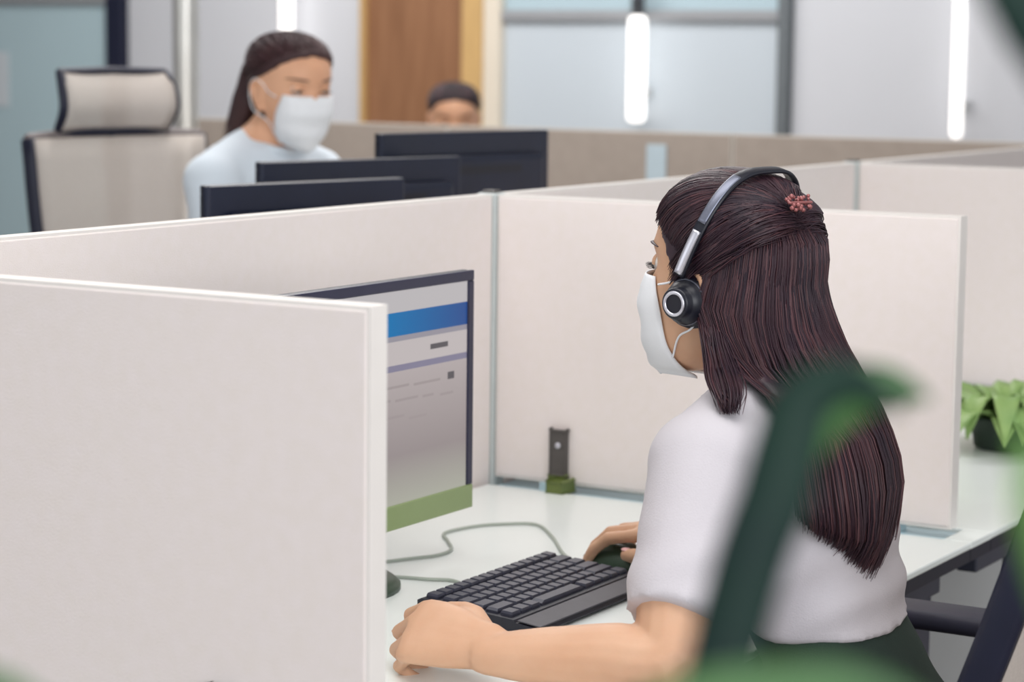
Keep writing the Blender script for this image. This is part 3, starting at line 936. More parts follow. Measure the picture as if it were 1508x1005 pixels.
def hand_mesh(bm, HMt, side, curl=(0.6, 0.8, 0.5), spread=1.0, thumb=0.0, sc=1.0):
    """local x towards fingertips, z out of the back of the hand; thumb at +y times side"""
    def P(x, y, z):
        return HMt @ (V((x, y * side, z)) * sc)
    secs = [(-0.034, 0.0, 0.0, 0.0160, 0.0130), (-0.012, 0.0, 0.0, 0.0245, 0.0195), (0.008, 0.0, 0.001, 0.0275, 0.0185), (0.030, 0.001, 0.002, 0.034, 0.0175), (0.055, 0.001, 0.003, 0.0375, 0.0155), (0.075, 0.0, 0.003, 0.0385, 0.0130), (0.086, 0.0, 0.001, 0.036, 0.0105)]
    rings = []
    for x, y, z, wv, hv in secs:
        ring = []
        for k in range(20):
            a = 2 * pi * k / 20
            ring.append(P(x, y + wv * math.copysign(abs(cos(a)) ** 0.75, cos(a)), z + hv * math.copysign(abs(sin(a)) ** 0.9, sin(a))))
        rings.append(ring)
    loft(bm, rings)
    tips = []
    for (y, lens, r, fan, x0, dz, cm) in ((0.0285, (0.040, 0.025, 0.020), 0.0082, 0.10, 0.080, 0.001, 0.9), (0.0095, (0.044, 0.029, 0.021), 0.0086, 0.03, 0.084, 0.003, 1.0), (-0.0100, (0.041, 0.027, 0.021), 0.0081, -0.05, 0.081, 0.002, 1.05), (-0.0285, (0.032, 0.020, 0.018), 0.0071, -0.14, 0.074, 0.0, 1.12)):
        p = V((x0 - 0.012, y, dz))
        pts = [p.copy(), V((x0, y, dz))]
        ang = 0.0
        p = pts[-1].copy()
        for L, c in zip(lens, curl):
            ang += c * cm
            d = V((cos(ang) * cos(fan * spread), cos(ang) * sin(fan * spread), -sin(ang)))
            for q in (0.5, 1.0):
                pts.append(p + d * L * q)
            p = pts[-1].copy()
        rr = [r * 1.0, r * 1.12, r * 0.98, r * 1.04, r * 0.92, r * 0.97, r * 0.88, r * 0.74]
        tube(bm, [HMt @ (V((q.x, q.y * side, q.z)) * sc) for q in pts], [q * sc for q in rr], 10)
        tips.append((p, d))
    tp = [V((0.012, 0.018, -0.004)), V((0.030, 0.034, -0.009)), V((0.046, 0.046 - thumb * 0.01, -0.014)), V((0.066, 0.052 - thumb * 0.022, -0.018)), V((0.078, 0.052 - thumb * 0.034, -0.020)), V((0.090, 0.050 - thumb * 0.044, -0.022))]
    tube(bm, [HMt @ (V((q.x, q.y * side, q.z)) * sc) for q in tp], [q * sc for q in (0.016, 0.0145, 0.0115, 0.0102, 0.0098, 0.0078)], 10)
    return tp


def frame(o, fwd, upv):
    f = V(fwd).normalized()
    u = V(upv)
    u = (u - f * u.dot(f)).normalized()
    y = u.cross(f)
    return Matrix(((f.x, y.x, u.x, o[0]), (f.y, y.y, u.y, o[1]), (f.z, y.z, u.z, o[2]), (0, 0, 0, 1)))


def torso_rings(tab, grow=0.0, n=40, z0=None, z1=None):
    rows_ = [V((a[0], a[1], a[2])) for a in tab]
    out_ = []
    N = 40
    zs = [r[0] for r in tab]
    for i in range(N):
        z = zs[0] + (zs[-1] - zs[0]) * i / (N - 1)
        if (z0 is not None and z < z0) or (z1 is not None and z > z1):
            continue
        k = 0
        while k < len(tab) - 2 and zs[k + 1] < z:
            k += 1
        f = (z - zs[k]) / (zs[k + 1] - zs[k])
        f = f * f * (3 - 2 * f) * 0.5 + f * 0.5
        v = [tab[k][j] + (tab[k + 1][j] - tab[k][j]) * f for j in range(5)]
        ring = []
        for q in range(n):
            a = 2 * pi * q / n
            c, s = cos(a), sin(a)
            ring.append(V((v[1] + ((v[3] if c > 0 else v[4]) + grow) * math.copysign(abs(c) ** 0.9, c), (v[2] + grow) * math.copysign(abs(s) ** 0.9, s), z)))
        out_.append(ring)
    return out_


def arm_pts(sh, el, wr):
    return [V(sh), V(sh).lerp(V(el), 0.35), V(sh).lerp(V(el), 0.75), V(el), V(el).lerp(V(wr), 0.3), V(el).lerp(V(wr), 0.7), V(wr)]


def wrinkle(me, amp, sc, seed=0.0, fn=None):
    me.update()
    nr = [v.normal.copy() for v in me.vertices]
    for v, n in zip(me.vertices, nr):
        p = v.co
        q = noise.noise(V((p.x * sc[0] + seed, p.y * sc[1], p.z * sc[2])))
        q2 = noise.noise(V((p.x * sc[0] * 2.2 + seed, p.y * sc[1] * 2.2 + 5, p.z * sc[2] * 2.2)))
        dsp = amp * (q + 0.5 * q2)
        if fn:
            dsp += fn(p)
        v.co = p + n * dsp


def build_person(spec):
    t = thing('person', spec['label'], 'person', spec['loc'], spec['rz'])
    TB, HM = spec['torso'], spec['head']
    vox = spec['vox']
    W = dict(world=False)
    # ---- one continuous body
    b = BM()
    loft(b, torso_rings(TB, 0.0))
    nb, nh = spec['neck']
    tube(b, [V(nb), V(nb).lerp(V(nh), 0.5), V(nh)], [0.060, 0.050, 0.050], 20, updir=(1, 0, 0))
    head_mesh(b, HM)
    for sg in (1, -1):
        ear_mesh(b, HM, sg)
    for key_ in ('L', 'R'):
        sh, el, wr = spec['arm' + key_]
        tube(b, catmull(arm_pts(sh, el, wr), 24), [0.050, 0.046, 0.041, 0.0375, 0.0370, 0.0290, 0.0205], 16)
        ball(b, sh, (0.056, 0.052, 0.052))
        hm, cur, spd, thb = spec['hand' + key_]
        tp = hand_mesh(b, hm, -1 if key_ == 'L' else 1, cur, spd, thb)
    for sg in (1, -1):
        hp, kn, an = spec['leg']
        hp, kn, an = V((hp[0], hp[1] * sg, hp[2])), V((kn[0], kn[1] * sg, kn[2])), V((an[0], an[1] * sg, an[2]))
        tube(b, catmull([hp, hp.lerp(kn, 0.5), kn, kn.lerp(an, 0.35), an], 20), [0.078, 0.066, 0.052, 0.05, 0.034], 16)
        tube(b, [an, an + V((0.02, 0, -0.03)), an + V((0.13, sg * 0.02, -0.055))], [0.034, 0.036, 0.024], 12)
    body = link('body', remesh(b, vox, 3), spec['skin'], t, True)
    # nails
    for key_ in ('L', 'R'):
        if not spec.get('nails'):
            break
        hm, cur, spd, thb = spec['hand' + key_]
        side = -1 if key_ == 'L' else 1
        bb = BM()
        T = hm @ Matrix.Translation((0.089, (0.050 - thb * 0.043) * side, -0.0150)) @ Matrix.Diagonal((0.0075, 0.0055, 0.0022, 1))
        bmesh.ops.create_uvsphere(bb, u_segments=10, v_segments=6, radius=1, matrix=T)
        out('thumb_nail', bb, M_nail, body, True, **W)
    # ---- eyes, lashes, brows, lips
    for sg in (1, -1):
        bb = BM(); ball(bb, HM @ V((0.0735, sg * 0.0310, 0.0235)), 0.0118); ey = out('eye', bb, M_eye, body, True, **W)
        bb = BM(); ball(bb, HM @ V((0.0806, sg * 0.0315, 0.0215)), 0.0058); out('iris', bb, M_iris, ey, True, **W)
        bb = BM()
        rings = []
        for i in range(9):
            th_ = RD(-14 + 104 * i / 8)
            rings.append([HM @ (V((0.0735, sg * 0.0310, 0.0235)) + 0.0126 * V((cos(ph) * cos(th_), sin(ph) * cos(th_), sin(th_)))) for ph in [RD(-80 + 160 * k / 14) for k in range(15)]])
        loft(bb, rings, False, False)
        ld = out('eyelid', bb, spec['skin'], ey, True, **W)
        bb = BM()
        for i in range(13):
            a = -1 + 2 * i / 12
            p0 = V((0.0855 - 0.010 * a * a, sg * (0.031 + 0.0135 * a), 0.0205 - 0.003 * a * a))
            p1 = p0 + V((0.0040, sg * (0.002 * a + 0.001), -0.0010))
            p2 = p0 + V((0.0070, sg * (0.003 * a + 0.002), 0.0002))
            tube(bb, [HM @ p0, HM @ p1, HM @ p2], [0.0006, 0.0004, 0.0002], 5)
        pp = [HM @ V((0.0855 - 0.010 * a * a, sg * (0.031 + 0.0145 * a), 0.0205 - 0.003 * a * a)) for a in [-1 + 2 * i / 8 for i in range(9)]]
        tube(bb, pp, 0.0012, 6)
        out('eyelashes', bb, M_lash, ey, True, **W)
        bb = BM()
        pp = []
        for i in range(9):
            f = i / 8
            tt = RD(13 + 35 * f)
            zz = 0.0430 + 0.0025 * sin(f * pi * 0.75)
            q = headpt(zz, tt * sg)
            pp.append(HM @ (q + V((0.0012, 0, 0))))
        tube(bb, pp, [0.0016, 0.0024, 0.0022, 0.001], 8, 0.6)
        out('eyebrow', bb, spec['hair_m'], body, True, **W)
    bb = BM()
    for z_, s_ in ((-0.0495, 1), (-0.0625, 1)):
        tube(bb, [HM @ (headpt(z_ + 0.002 * (1 - abs(q)), RD(q * 24)) + V((-0.001, 0, 0))) for q in (-1, -.6, -.25, 0, .25, .6, 1)], [0.001, 0.004, 0.0045, 0.004, 0.001], 8)
    out('lips', bb, M_lip, body, True, **W)
    # ---- clothes
    b = BM()
    loft(b, torso_rings(TB, spec.get('ease', 0.012), z0=spec['hem'], z1=spec['collar_z']))
    for key_ in ('L', 'R'):
        sh, el, wr = spec['arm' + key_]
        fr = spec['sleeve']
        A = [V(sh), V(sh).lerp(V(el), fr * 0.5), V(sh).lerp(V(el), fr)]
        if fr > 0.95:
            A = arm_pts(sh, el, V(el).lerp(V(wr), 0.9))
            tube(b, catmull(A, 16), [0.062, 0.056, 0.050, 0.048, 0.046, 0.040, 0.034], 18, round_ends=False)
        else:
            tube(b, catmull(A, 10), [0.060, 0.055, 0.0525], 20, round_ends=False)
        ball(b, V(sh) + V((0, 0, 0.002)), (0.064, 0.060, 0.058))
        tube(b, [V(sh) + V((0, 0, 0.004)), V(spec['neck'][0]) + V((-0.012, 0, -0.012))], [0.055, 0.060], 16)
    me = remesh(b, spec['svox'], 4)
    wrinkle(me, spec.get('wr', 0.004), (9, 9, 7), spec.get('seed', 1.0), spec.get('fold'))
    shirt = link('shirt', me, spec['shirt_m'], t, True)
    bb = BM()
    c = V(spec['neck'][0]).lerp(V(spec['neck'][1]), 0.12)
    tube(bb, [c + V((0.055 * cos(a) + 0.004 * 1, 0.060 * sin(a), -0.020 * cos(a) + 0.0)) for a in [2 * pi * i / 28 for i in range(29)]], 0.0075, 8, round_ends=False)
    out('collar', bb, spec['shirt_m'], shirt, True, **W)
    b = BM()
    loft(b, torso_rings(TB, 0.0075, z1=spec['hem'] + 0.04))
    for sg in (1, -1):
        hp, kn, an = spec['leg']
        hp, kn, an = V((hp[0], hp[1] * sg, hp[2])), V((kn[0], kn[1] * sg, kn[2])), V((an[0], an[1] * sg, an[2]))
        tube(b, catmull([hp, hp.lerp(kn, 0.5), kn, kn.lerp(an, 0.35), an + V((0, 0, 0.02))], 20), [0.092, 0.078, 0.064, 0.062, 0.052], 18)
    link('trousers', remesh(b, 0.010, 3), spec['pants_m'], t, True)
    for sg in (1, -1):
        an = spec['leg'][2]
        bb = BM()
        z = 0.0
        rings = []
        for x, wv, h in ((-0.055, 0.026, 0.045), (-0.03, 0.036, 0.055), (0.02, 0.038, 0.06), (0.08, 0.044, 0.05), (0.14, 0.042, 0.038), (0.175, 0.026, 0.028)):
            rings.append([V((an[0] + x, sg * an[1] + wv * cos(a), max(0.0, h * sin(a) * 1.0) if sin(a) > 0 else 0.0)) for a in [2 * pi * k / 16 for k in range(16)]])
        loft(bb, rings)
        out('shoe', bb, M_shoe, t, True, **W)
    # ---- mask
    if spec.get('mask'):
        b = BM()
        MP = [(0.011, 0.0945, 0.063), (-0.003, 0.1010, 0.058), (-0.016, 0.1055, 0.052), (-0.031, 0.1035, 0.046), (-0.049, 0.0995, 0.041), (-0.067, 0.0975, 0.036), (-0.083, 0.0960, 0.028), (-0.095, 0.0900, 0.020), (-0.103, 0.0780, 0.016)]
        rings = []
        NV, NU = 28, 30
        mp = catmull([V((a[1], a[2], 0)) for a in MP], NV)
        zz = catmull([V((a[0], 0, 0)) for a in MP], NV)
        drop = spec.get('mask_drop', 0.0)
        for i in range(NV):
            f = i / (NV - 1)
            xf, xe, hw = mp[i]
            z = zz[i].x
            hf, hb, hh = head_row(max(-0.1, z))
            hc = hb + (hf - hb) * 0.46
            q_ = min(0.98, max(0.0, (xe - hc) / (hf - hc))) ** (1 / 0.86)
            hw = hh * sqrt(1 - q_ * q_) ** 0.95 + 0.0035
            pl = 0.0018 * sin(f * pi * 7) * (1 if 0.15 < f < 0.9 else 0)
            row = []
            for k in range(NU + 1):
                s = -1 + 2 * k / NU
                a = s * pi / 2
                x = xe + (xf - xe + pl) * abs(cos(a)) ** 0.8
                y = hw * math.copysign(abs(sin(a)) ** 0.9, sin(a))
                dz = -drop * f * f * (1 - abs(s)) - 0.006 * (1 - abs(s)) * (1 if f > 0.8 else 0)
                row.append(HM @ V((x, y, z + dz)))
            rings.append(row)
        loft(b, rings, False, False)
        mo = out('face_mask', b, M_mask, t, True, label='white pleated face mask', **W)
        md = mo.modifiers.new('s', 'SOLIDIFY'); md.thickness = 0.0015
        b = BM()
        for sg in (1, -1):
            b = BM()
            yq = lambda x_, z_: max(abs(headpt(z_, RD(q)).y) for q in range(0, 90, 2) if headpt(z_, RD(q)).x >= x_ - 0.004) + 0.0035
            tube(b, catmull([HM @ V((x_, sg * (yq(x_, z_)), z_)) for x_, z_ in ((0.052, 0.004), (0.030, 0.012), (0.012, 0.026))] + [HM @ V((-0.012, sg * 0.083, 0.034)), HM @ V((-0.027, sg * 0.084, 0.010)), HM @ V((-0.012, sg * 0.081, -0.030))] + [HM @ V((x_, sg * (yq(x_, z_)), z_)) for x_, z_ in ((0.018, -0.05), (0.031, -0.078))], 40), 0.0012, 6)
            out('ear_loop', b, M_mask, mo, True, **W)
    return t, body


# ---- headset woman
ROT1 = pi + RD(12)
L1 = V((0.85, -0.69, 0))
R1 = Matrix.Translation(L1) @ Matrix.Rotation(ROT1, 4, 'Z')
R1i = R1.inverted()


def wl(x, y, z):
    return R1i @ V((x, y, z))


HC = V((0.715, -0.680, 1.122))
HM1 = R1i @ Matrix.Translation(HC) @ Matrix.Rotation(pi - RD(8), 4, 'Z') @ Matrix.Rotation(RD(-7), 4, 'Y') @ Matrix.Scale(0.95, 4)
TB1 = [(0.47, -0.075, 0.165, 0.11, 0.10), (0.56, -0.065, 0.172, 0.115, 0.115), (0.66, -0.045, 0.150, 0.10, 0.10), (0.735, -0.015, 0.126, 0.072, 0.080), (0.79, 0.005, 0.122, 0.078, 0.070),
       (0.86, 0.025, 0.133, 0.10, 0.078), (0.93, 0.040, 0.146, 0.115, 0.080), (0.975, 0.052, 0.150, 0.095, 0.080), (1.005, 0.062, 0.130, 0.070, 0.070), (1.03, 0.080, 0.080, 0.050, 0.058), (1.05, 0.088, 0.054, 0.045, 0.050)]
shL, elL, wrL = wl(0.775, -0.845, 0.962), wl(0.795, -0.968, 0.786), wl(0.615, -1.016, 0.778)
shR, elR, wrR = wl(0.74, -0.515, 0.968), wl(0.745, -0.425, 0.790), wl(0.597, -0.447, 0.790)
hL = R1i @ frame((0.606, -1.008, 0.784), (-1, 0.0, 0.04), (0.05, -0.75, 0.75))
hR = R1i @ frame((0.585, -0.449, 0.792), (-1, -0.03, 0.05), (0.1, -0.10, 1))


def fold1(p):
    """soft drapery folds of the T-shirt"""
    d = 0.0
    if p.z < 0.93:
        u = p.z + 0.45 * p.x - 0.10 * p.y
        d += 0.0042 * (0.35 + 0.65 * sin(u * 105 + 2.5 * noise.noise(V((p.x * 6, p.y * 6, p.z * 4))))) * max(0, min(1, (0.93 - p.z) / 0.08))
    return d


spec1 = dict(label='woman in a headset, white T-shirt and face mask typing at the near desk', loc=L1, rz=ROT1, torso=TB1, head=HM1, vox=0.0027, svox=0.006, neck=(wl(0.768, -0.688, 1.02), wl(0.735, -0.677, 1.085)),
             armL=(shL, elL, wrL), armR=(shR, elR, wrR), handL=(hL, (0.75, 1.0, 0.6), 0.6, 0.5), handR=(hR, (0.25, 0.55, 0.35), 0.8, 0.2), leg=((-0.03, 0.09, 0.545), (0.40, 0.10, 0.525), (0.36, 0.10, 0.085)),
             skin=M_skin, hair_m=M_hair, hem=0.775, collar_z=1.032, sleeve=0.78, shirt_m=M_shirt, pants_m=M_pants, mask=True, mask_drop=0.004, nails=True, fold=fold1, wr=0.0035)
P1, body1 = build_person(spec1)


# ---- hair helpers
def scalp_bvh(HM):
    b = BM()
    head_mesh(b, HM, 48, 40, False)
    bv = BVHTree.FromBMesh(b)
    b.free()
    c = HM @ V((-0.004, 0, 0.02))
    return bv, c


def scalp(bv, c, HM, az, elv, off):
    d = (HM.to_3x3() @ V((cos(az) * cos(elv), sin(az) * cos(elv), sin(elv)))).normalized()
    h = bv.ray_cast(c, d)
    p = h[0] if h[0] else c + d * 0.09
    return p + d * off


def cap_mesh(bm, HM, off=0.010, line=None, nu=64, nv=44):
    """closed shell over the hairy part of the head"""
    def grid(o_):
        g = {}
        for i in range(nv):
            z = -0.045 + (0.1178 + 0.045) * i / (nv - 1)
            for k in range(nu):
                t_ = 2 * pi * k / nu
                p = headpt(z, t_, False)
                c = V((-0.004, 0, 0.01))
                d = (p - c).normalized()
                g[i, k] = p + d * o_
        return g
    g1, g0 = grid(off), grid(-0.006)

    def ok(i, k):
        z = -0.045 + (0.1178 + 0.045) * (i + 0.5) / (nv - 1)
        a = abs(((k + 0.5) / nu * 360 + 180) % 360 - 180)
        return z > line(a)
    vt = {}

    def vert(l, i, k):
        k %= nu
        q = (l, i, k)
        if q not in vt:
            vt[q] = bm.verts.new(HM @ (g1 if l else g0)[i, k])
        return vt[q]
    cells = {(i, k) for i in range(nv - 1) for k in range(nu) if ok(i, k)}
    for i, k in cells:
        bm.faces.new((vert(1, i, k), vert(1, i, k + 1), vert(1, i + 1, k + 1), vert(1, i + 1, k)))
        bm.faces.new((vert(0, i + 1, k), vert(0, i + 1, k + 1), vert(0, i, k + 1), vert(0, i, k)))
        for (di, dk, a0, a1) in ((-1, 0, (0, 1), (0, 0)), (0, -1, (0, 0), (1, 0)), (0, 1, (1, 1), (0, 1))):
            n_ = (i + di, (k + dk) % nu)
            if n_ not in cells:
                p, q = (i + a0[0], k + a0[1]), (i + a1[0], k + a1[1])
                try:
                    bm.faces.new((vert(1, *p), vert(0, *p), vert(0, *q), vert(1, *q)))
                except ValueError:
                    pass
    bm.faces.new([vert(1, nv - 1, k) for k in range(nu)])
    bm.faces.new([vert(0, nv - 1, k) for k in reversed(range(nu))])


def hairline(a):
    if a < 55:
        return 0.078 - 0.014 * (a / 55) ** 2
    if a < 85:
        return 0.064 - 0.075 * (a - 55) / 30
    if a < 104:
        return -0.011 + 0.020 * sin((a - 85) / 19 * pi)
    if a < 128:
        return -0.012
    return -0.045


bv1, c1 = scalp_bvh(HM1)
CLIP = scalp(bv1, c1, HM1, RD(166), RD(48), 0.024)


def interp5(cols, s):
    return catmull(cols, 41)[max(0, min(40, int(round(s * 40))))]


ROWS1 = [  # left to right across the back, from the nape down to the tips
    [(0.764, -0.774, 1.062), (0.818, -0.772, 1.045), (0.876, -0.712, 1.048), (0.832, -0.632, 1.045), (0.765, -0.600, 1.045)],
    [(0.848, -0.822, 1.020), (0.895, -0.796, 1.002), (0.908, -0.718, 1.000), (0.875, -0.642, 0.995), (0.83, -0.585, 0.99)],
    [(0.884, -0.862, 0.955), (0.918, -0.805, 0.945), (0.928, -0.725, 0.945), (0.892, -0.648, 0.945), (0.855, -0.60, 0.945)],
    [(0.892, -0.864, 0.928), (0.920, -0.800, 0.898), (0.924, -0.738, 0.888), (0.912, -0.702, 0.892), (0.892, -0.668, 0.905)],
    [(0.893, -0.858, 0.914), (0.905, -0.790, 0.874), (0.906, -0.748, 0.838), (0.905, -0.728, 0.848), (0.893, -0.705, 0.872)]]
ROWS1 = [catmull([wl(*p) for p in r], 41) for r in ROWS1]


def guide_long(s, off=0.0, root_el=38, sway=(0, 0, 0), tipf=1.0):
    az = RD(100 + 160 * s)
    i = max(0, min(40, int(round(s * 40))))
    pts = [scalp(bv1, c1, HM1, az, RD(root_el), 0.003 + off), scalp(bv1, c1, HM1, az, RD(root_el * 0.5 + 2), 0.007 + off), scalp(bv1, c1, HM1, az, RD(2), 0.010 + 0.008 * gs(s - 0.5, 0.3) + off), scalp(bv1, c1, HM1, az, RD(-18), 0.016 + 0.046 * gs(s - 0.5, 0.3) + off)]
    body_ = []
    cen = [wl(0.775, -0.69, 1.045), wl(0.80, -0.69, 0.997), wl(0.80, -0.69, 0.945), wl(0.81, -0.69, 0.9), wl(0.81, -0.69, 0.86)]
    for r, c in zip(ROWS1, cen):
        p = r[i]
        d = (p - c); d.z = 0
        body_.append(p + d.normalized() * off)
    pts += body_
    sw = V(sway)
    k = len(pts)
    pts = [p + sw * (j / (k - 1)) ** 2 for j, p in enumerate(pts)]
    if tipf < 1:
        pts[-1] = pts[-2].lerp(pts[-1], tipf)
    return pts


def slerp_scalp(a0, e0, a1, e1, n, off, bumpv=0.0, hd=None):
    bv_, c_, hm_ = hd or (bv1, c1, HM1)

    def dv(a, e):
        return V((cos(a) * cos(e), sin(a) * cos(e), sin(e)))
    A, B_ = dv(a0, e0), dv(a1, e1)
    om = A.angle(B_)
    res = []
    for i in range(n):
        f = i / (n - 1)
        d = (A * sin((1 - f) * om) + B_ * sin(f * om)) / max(1e-6, sin(om))
        az, el = math.atan2(d.y, d.x), math.asin(max(-1, min(1, d.z / d.length)))
        res.append(scalp(bv_, c_, hm_, az, el, off + bumpv * sin(f * pi) - 0.004 * (1 - f) ** 3))
    return res


# clip direction seen from the scalp centre
dc = (HM1.to_3x3().inverted() @ (CLIP - c1)).normalized()
CAZ, CEL = math.atan2(dc.y, dc.x), math.asin(dc.z)
b = BM()
cap_mesh(b, HM1, 0.006, hairline)
for s in [i / 26 for i in range(27)]:
    tube(b, catmull(guide_long(s, -0.015), 18), [0.008, 0.011, 0.011, 0.010, 0.010, 0.010, 0.008, 0.005], 8)
for i in range(21):
    a = RD(-92 + 184 * i / 20)
    el = math.asin(max(-1, min(1, 0.0))) if False else RD(34 - 26 * (abs(a) / RD(92)) ** 2.2)
    tube(b, slerp_scalp(a, el, CAZ, CEL, 14, 0.002, 0.009), [0.007, 0.010, 0.010, 0.008], 8)
hair = link('hair', remesh(b, 0.0045, 2), M_hair, P1, True, 'long dark brown half-up hair')
rs = random.Random(11)
b = BM()


def strand(bm, P, r, mi):
    """thin three-sided strand tapering at both ends"""
    n = len(P)
    vv = []
    a = V((0.3, 0.9, 0.2))
    for i in range(n):
        tg = (P[min(i + 1, n - 1)] - P[max(i - 1, 0)]).normalized()
        a = (a - tg * a.dot(tg)).normalized()
        c = tg.cross(a)
        f = i / (n - 1)
        q = r * min(1.0, 0.35 + f * 6) * min(1.0, 0.25 + (1 - f) * 3.5)
        vv.append([bm.verts.new(P[i] + (a * cos(2 * pi * k / 3) + c * sin(2 * pi * k / 3)) * q) for k in range(3)])
    for p, q in zip(vv[:-1], vv[1:]):
        for k in range(3):
            f = bm.faces.new((p[k], p[(k + 1) % 3], q[(k + 1) % 3], q[k]))
            f.material_index = mi
            f.smooth = True


for i in range(3600):
    s = rs.random()
    if rs.random() < 0.55:
        s = s * 0.62
    clump = noise.noise(V((s * 22, 3.1, 0)))
    off = rs.uniform(-0.002, 0.0045) + 0.0012 * clump
    g_ = guide_long(s, off, rs.uniform(22, 54), (rs.gauss(0, .004), rs.gauss(0, .008) + 0.004 * clump, 0), rs.uniform(0.05, 1.2))
    strand(b, catmull(g_, 18), rs.uniform(0.0006, 0.0011), 1 if rs.random() < 0.28 + 0.3 * clump else 0)
for i in range(1500):
    a = RD(rs.uniform(-95, 95))
    el = RD(35 - 26 * (abs(a) / RD(92)) ** 2.2 + rs.gauss(0, 1.2))
    pts = slerp_scalp(a, el, CAZ + rs.gauss(0, .06), CEL + rs.gauss(0, .04), 13, 0.0095 + rs.uniform(0, 0.004), 0.011 if a > -1.0 else 0.003)
    strand(b, pts, rs.uniform(0.0006, 0.0011), 1 if rs.random() < 0.18 else 0)
for i in range(260):
    sg = 1 if rs.random() < 0.7 else -1
    pts = slerp_scalp(RD(sg * rs.uniform(62, 94)), RD(rs.uniform(-9, 12)), CAZ + rs.gauss(0, .08), CEL - 0.1 + rs.gauss(0, .06), 13, 0.0085 + rs.uniform(0, 0.003), 0.009 if sg > 0 else 0.002)
    strand(b, pts, rs.uniform(0.0006, 0.0010), 1 if rs.random() < 0.15 else 0)
# front lock over the left shoulder
for i in range(320):
    jx, jy = rs.gauss(0, .004), rs.gauss(0, .004)
    sp = rs.uniform(-1, 1)
    pts = [scalp(bv1, c1, HM1, RD(112 + 8 * sp), RD(30), 0.010), scalp(bv1, c1, HM1, RD(108 + 8 * sp), RD(5), 0.013), scalp(bv1, c1, HM1, RD(106 + 9 * sp), RD(-18), 0.015),
           wl(0.758 + jx + 0.010 * sp, -0.790 + jy, 1.068), wl(0.779 + jx + 0.014 * sp, -0.820 + jy, 1.050), wl(0.794 + jx + 0.012 * sp, -0.841 + jy, 1.038), wl(0.804 + jx + 0.003 * sp, -0.855 + jy, 1.026 + rs.uniform(-.008, .005))]
    strand(b, catmull(pts, 14), rs.uniform(0.0007, 0.0012), 1 if rs.random() < 0.2 else 0)
so = out('hair_strands', b, [M_hair, M_hairA], hair, False, world=False)
so['kind'] = 'stuff'
# beaded hair clip
b = BM()
rc = random.Random(5)
cm = frame(CLIP, (c1 - CLIP).cross(V((0, 0, 1))), CLIP - c1)
tube(b, [cm @ V((x, 0, 0.004)) for x in (-0.015, 0, 0.015)], 0.003, 8, 0.6)
clip = out('hair_clip', b, M_rose, hair, True, world=False, label='rose beaded hair clip')
b = BM()
for i in range(34):
    ball(b, cm @ V((rc.uniform(-.014, .014), rc.uniform(-.009, .009), rc.uniform(.000, .007))), rc.uniform(.0016, .0028), u=8, v=6)
clipb = out('beads', b, M_rose, P1, True, world=False) if False else None
me = bpy.data.meshes.new('x')
b.to_mesh(me); b.free()
bmx = BM(); bmx.from_mesh(clip.data); bmx.from_mesh(me); bmx.to_mesh(clip.data); bmx.free()
for p in clip.data.polygons:
    p.use_smooth = True

# ---- headset: a worn thing of its own
HW = Matrix.Translation(HC) @ Matrix.Rotation(pi - RD(8), 4, 'Z') @ Matrix.Rotation(RD(-7), 4, 'Y') @ Matrix.Scale(0.95, 4)   # head frame in world space
t = thing('headset', 'black call headset with silver slider worn over long dark hair', 'headset', HW @ V((0, 0, 0)))


def hs_arc(a, r_add=0.0):
    """a: 0 at the left ear, 1 at the right ear"""
    th = pi * a
    y = math.copysign(abs(cos(th)) ** 0.62, cos(th)) * (0.104 + r_add)
    z = sin(th) ** 0.92 * (0.141 + r_add) + 0.006
    x = 0.008 - z * 0.26
    return HW @ V((x, y, z))


def ribbon(bm, pts, wid, th, ref):
    n = len(pts)
    rings = []
    for i, p in enumerate(pts):
        tg = (pts[min(i + 1, n - 1)] - pts[max(i - 1, 0)]).normalized()
        nrm = (p - ref)
        nrm = (nrm - tg * nrm.dot(tg)).normalized()
        sd = tg.cross(nrm)
        rings.append([p + sd * (wid / 2) * q + nrm * (th / 2) * s for q, s in ((-1, -1), (-1, .4), (-.7, 1), (.7, 1), (1, .4), (1, -1))])
    loft(bm, rings)


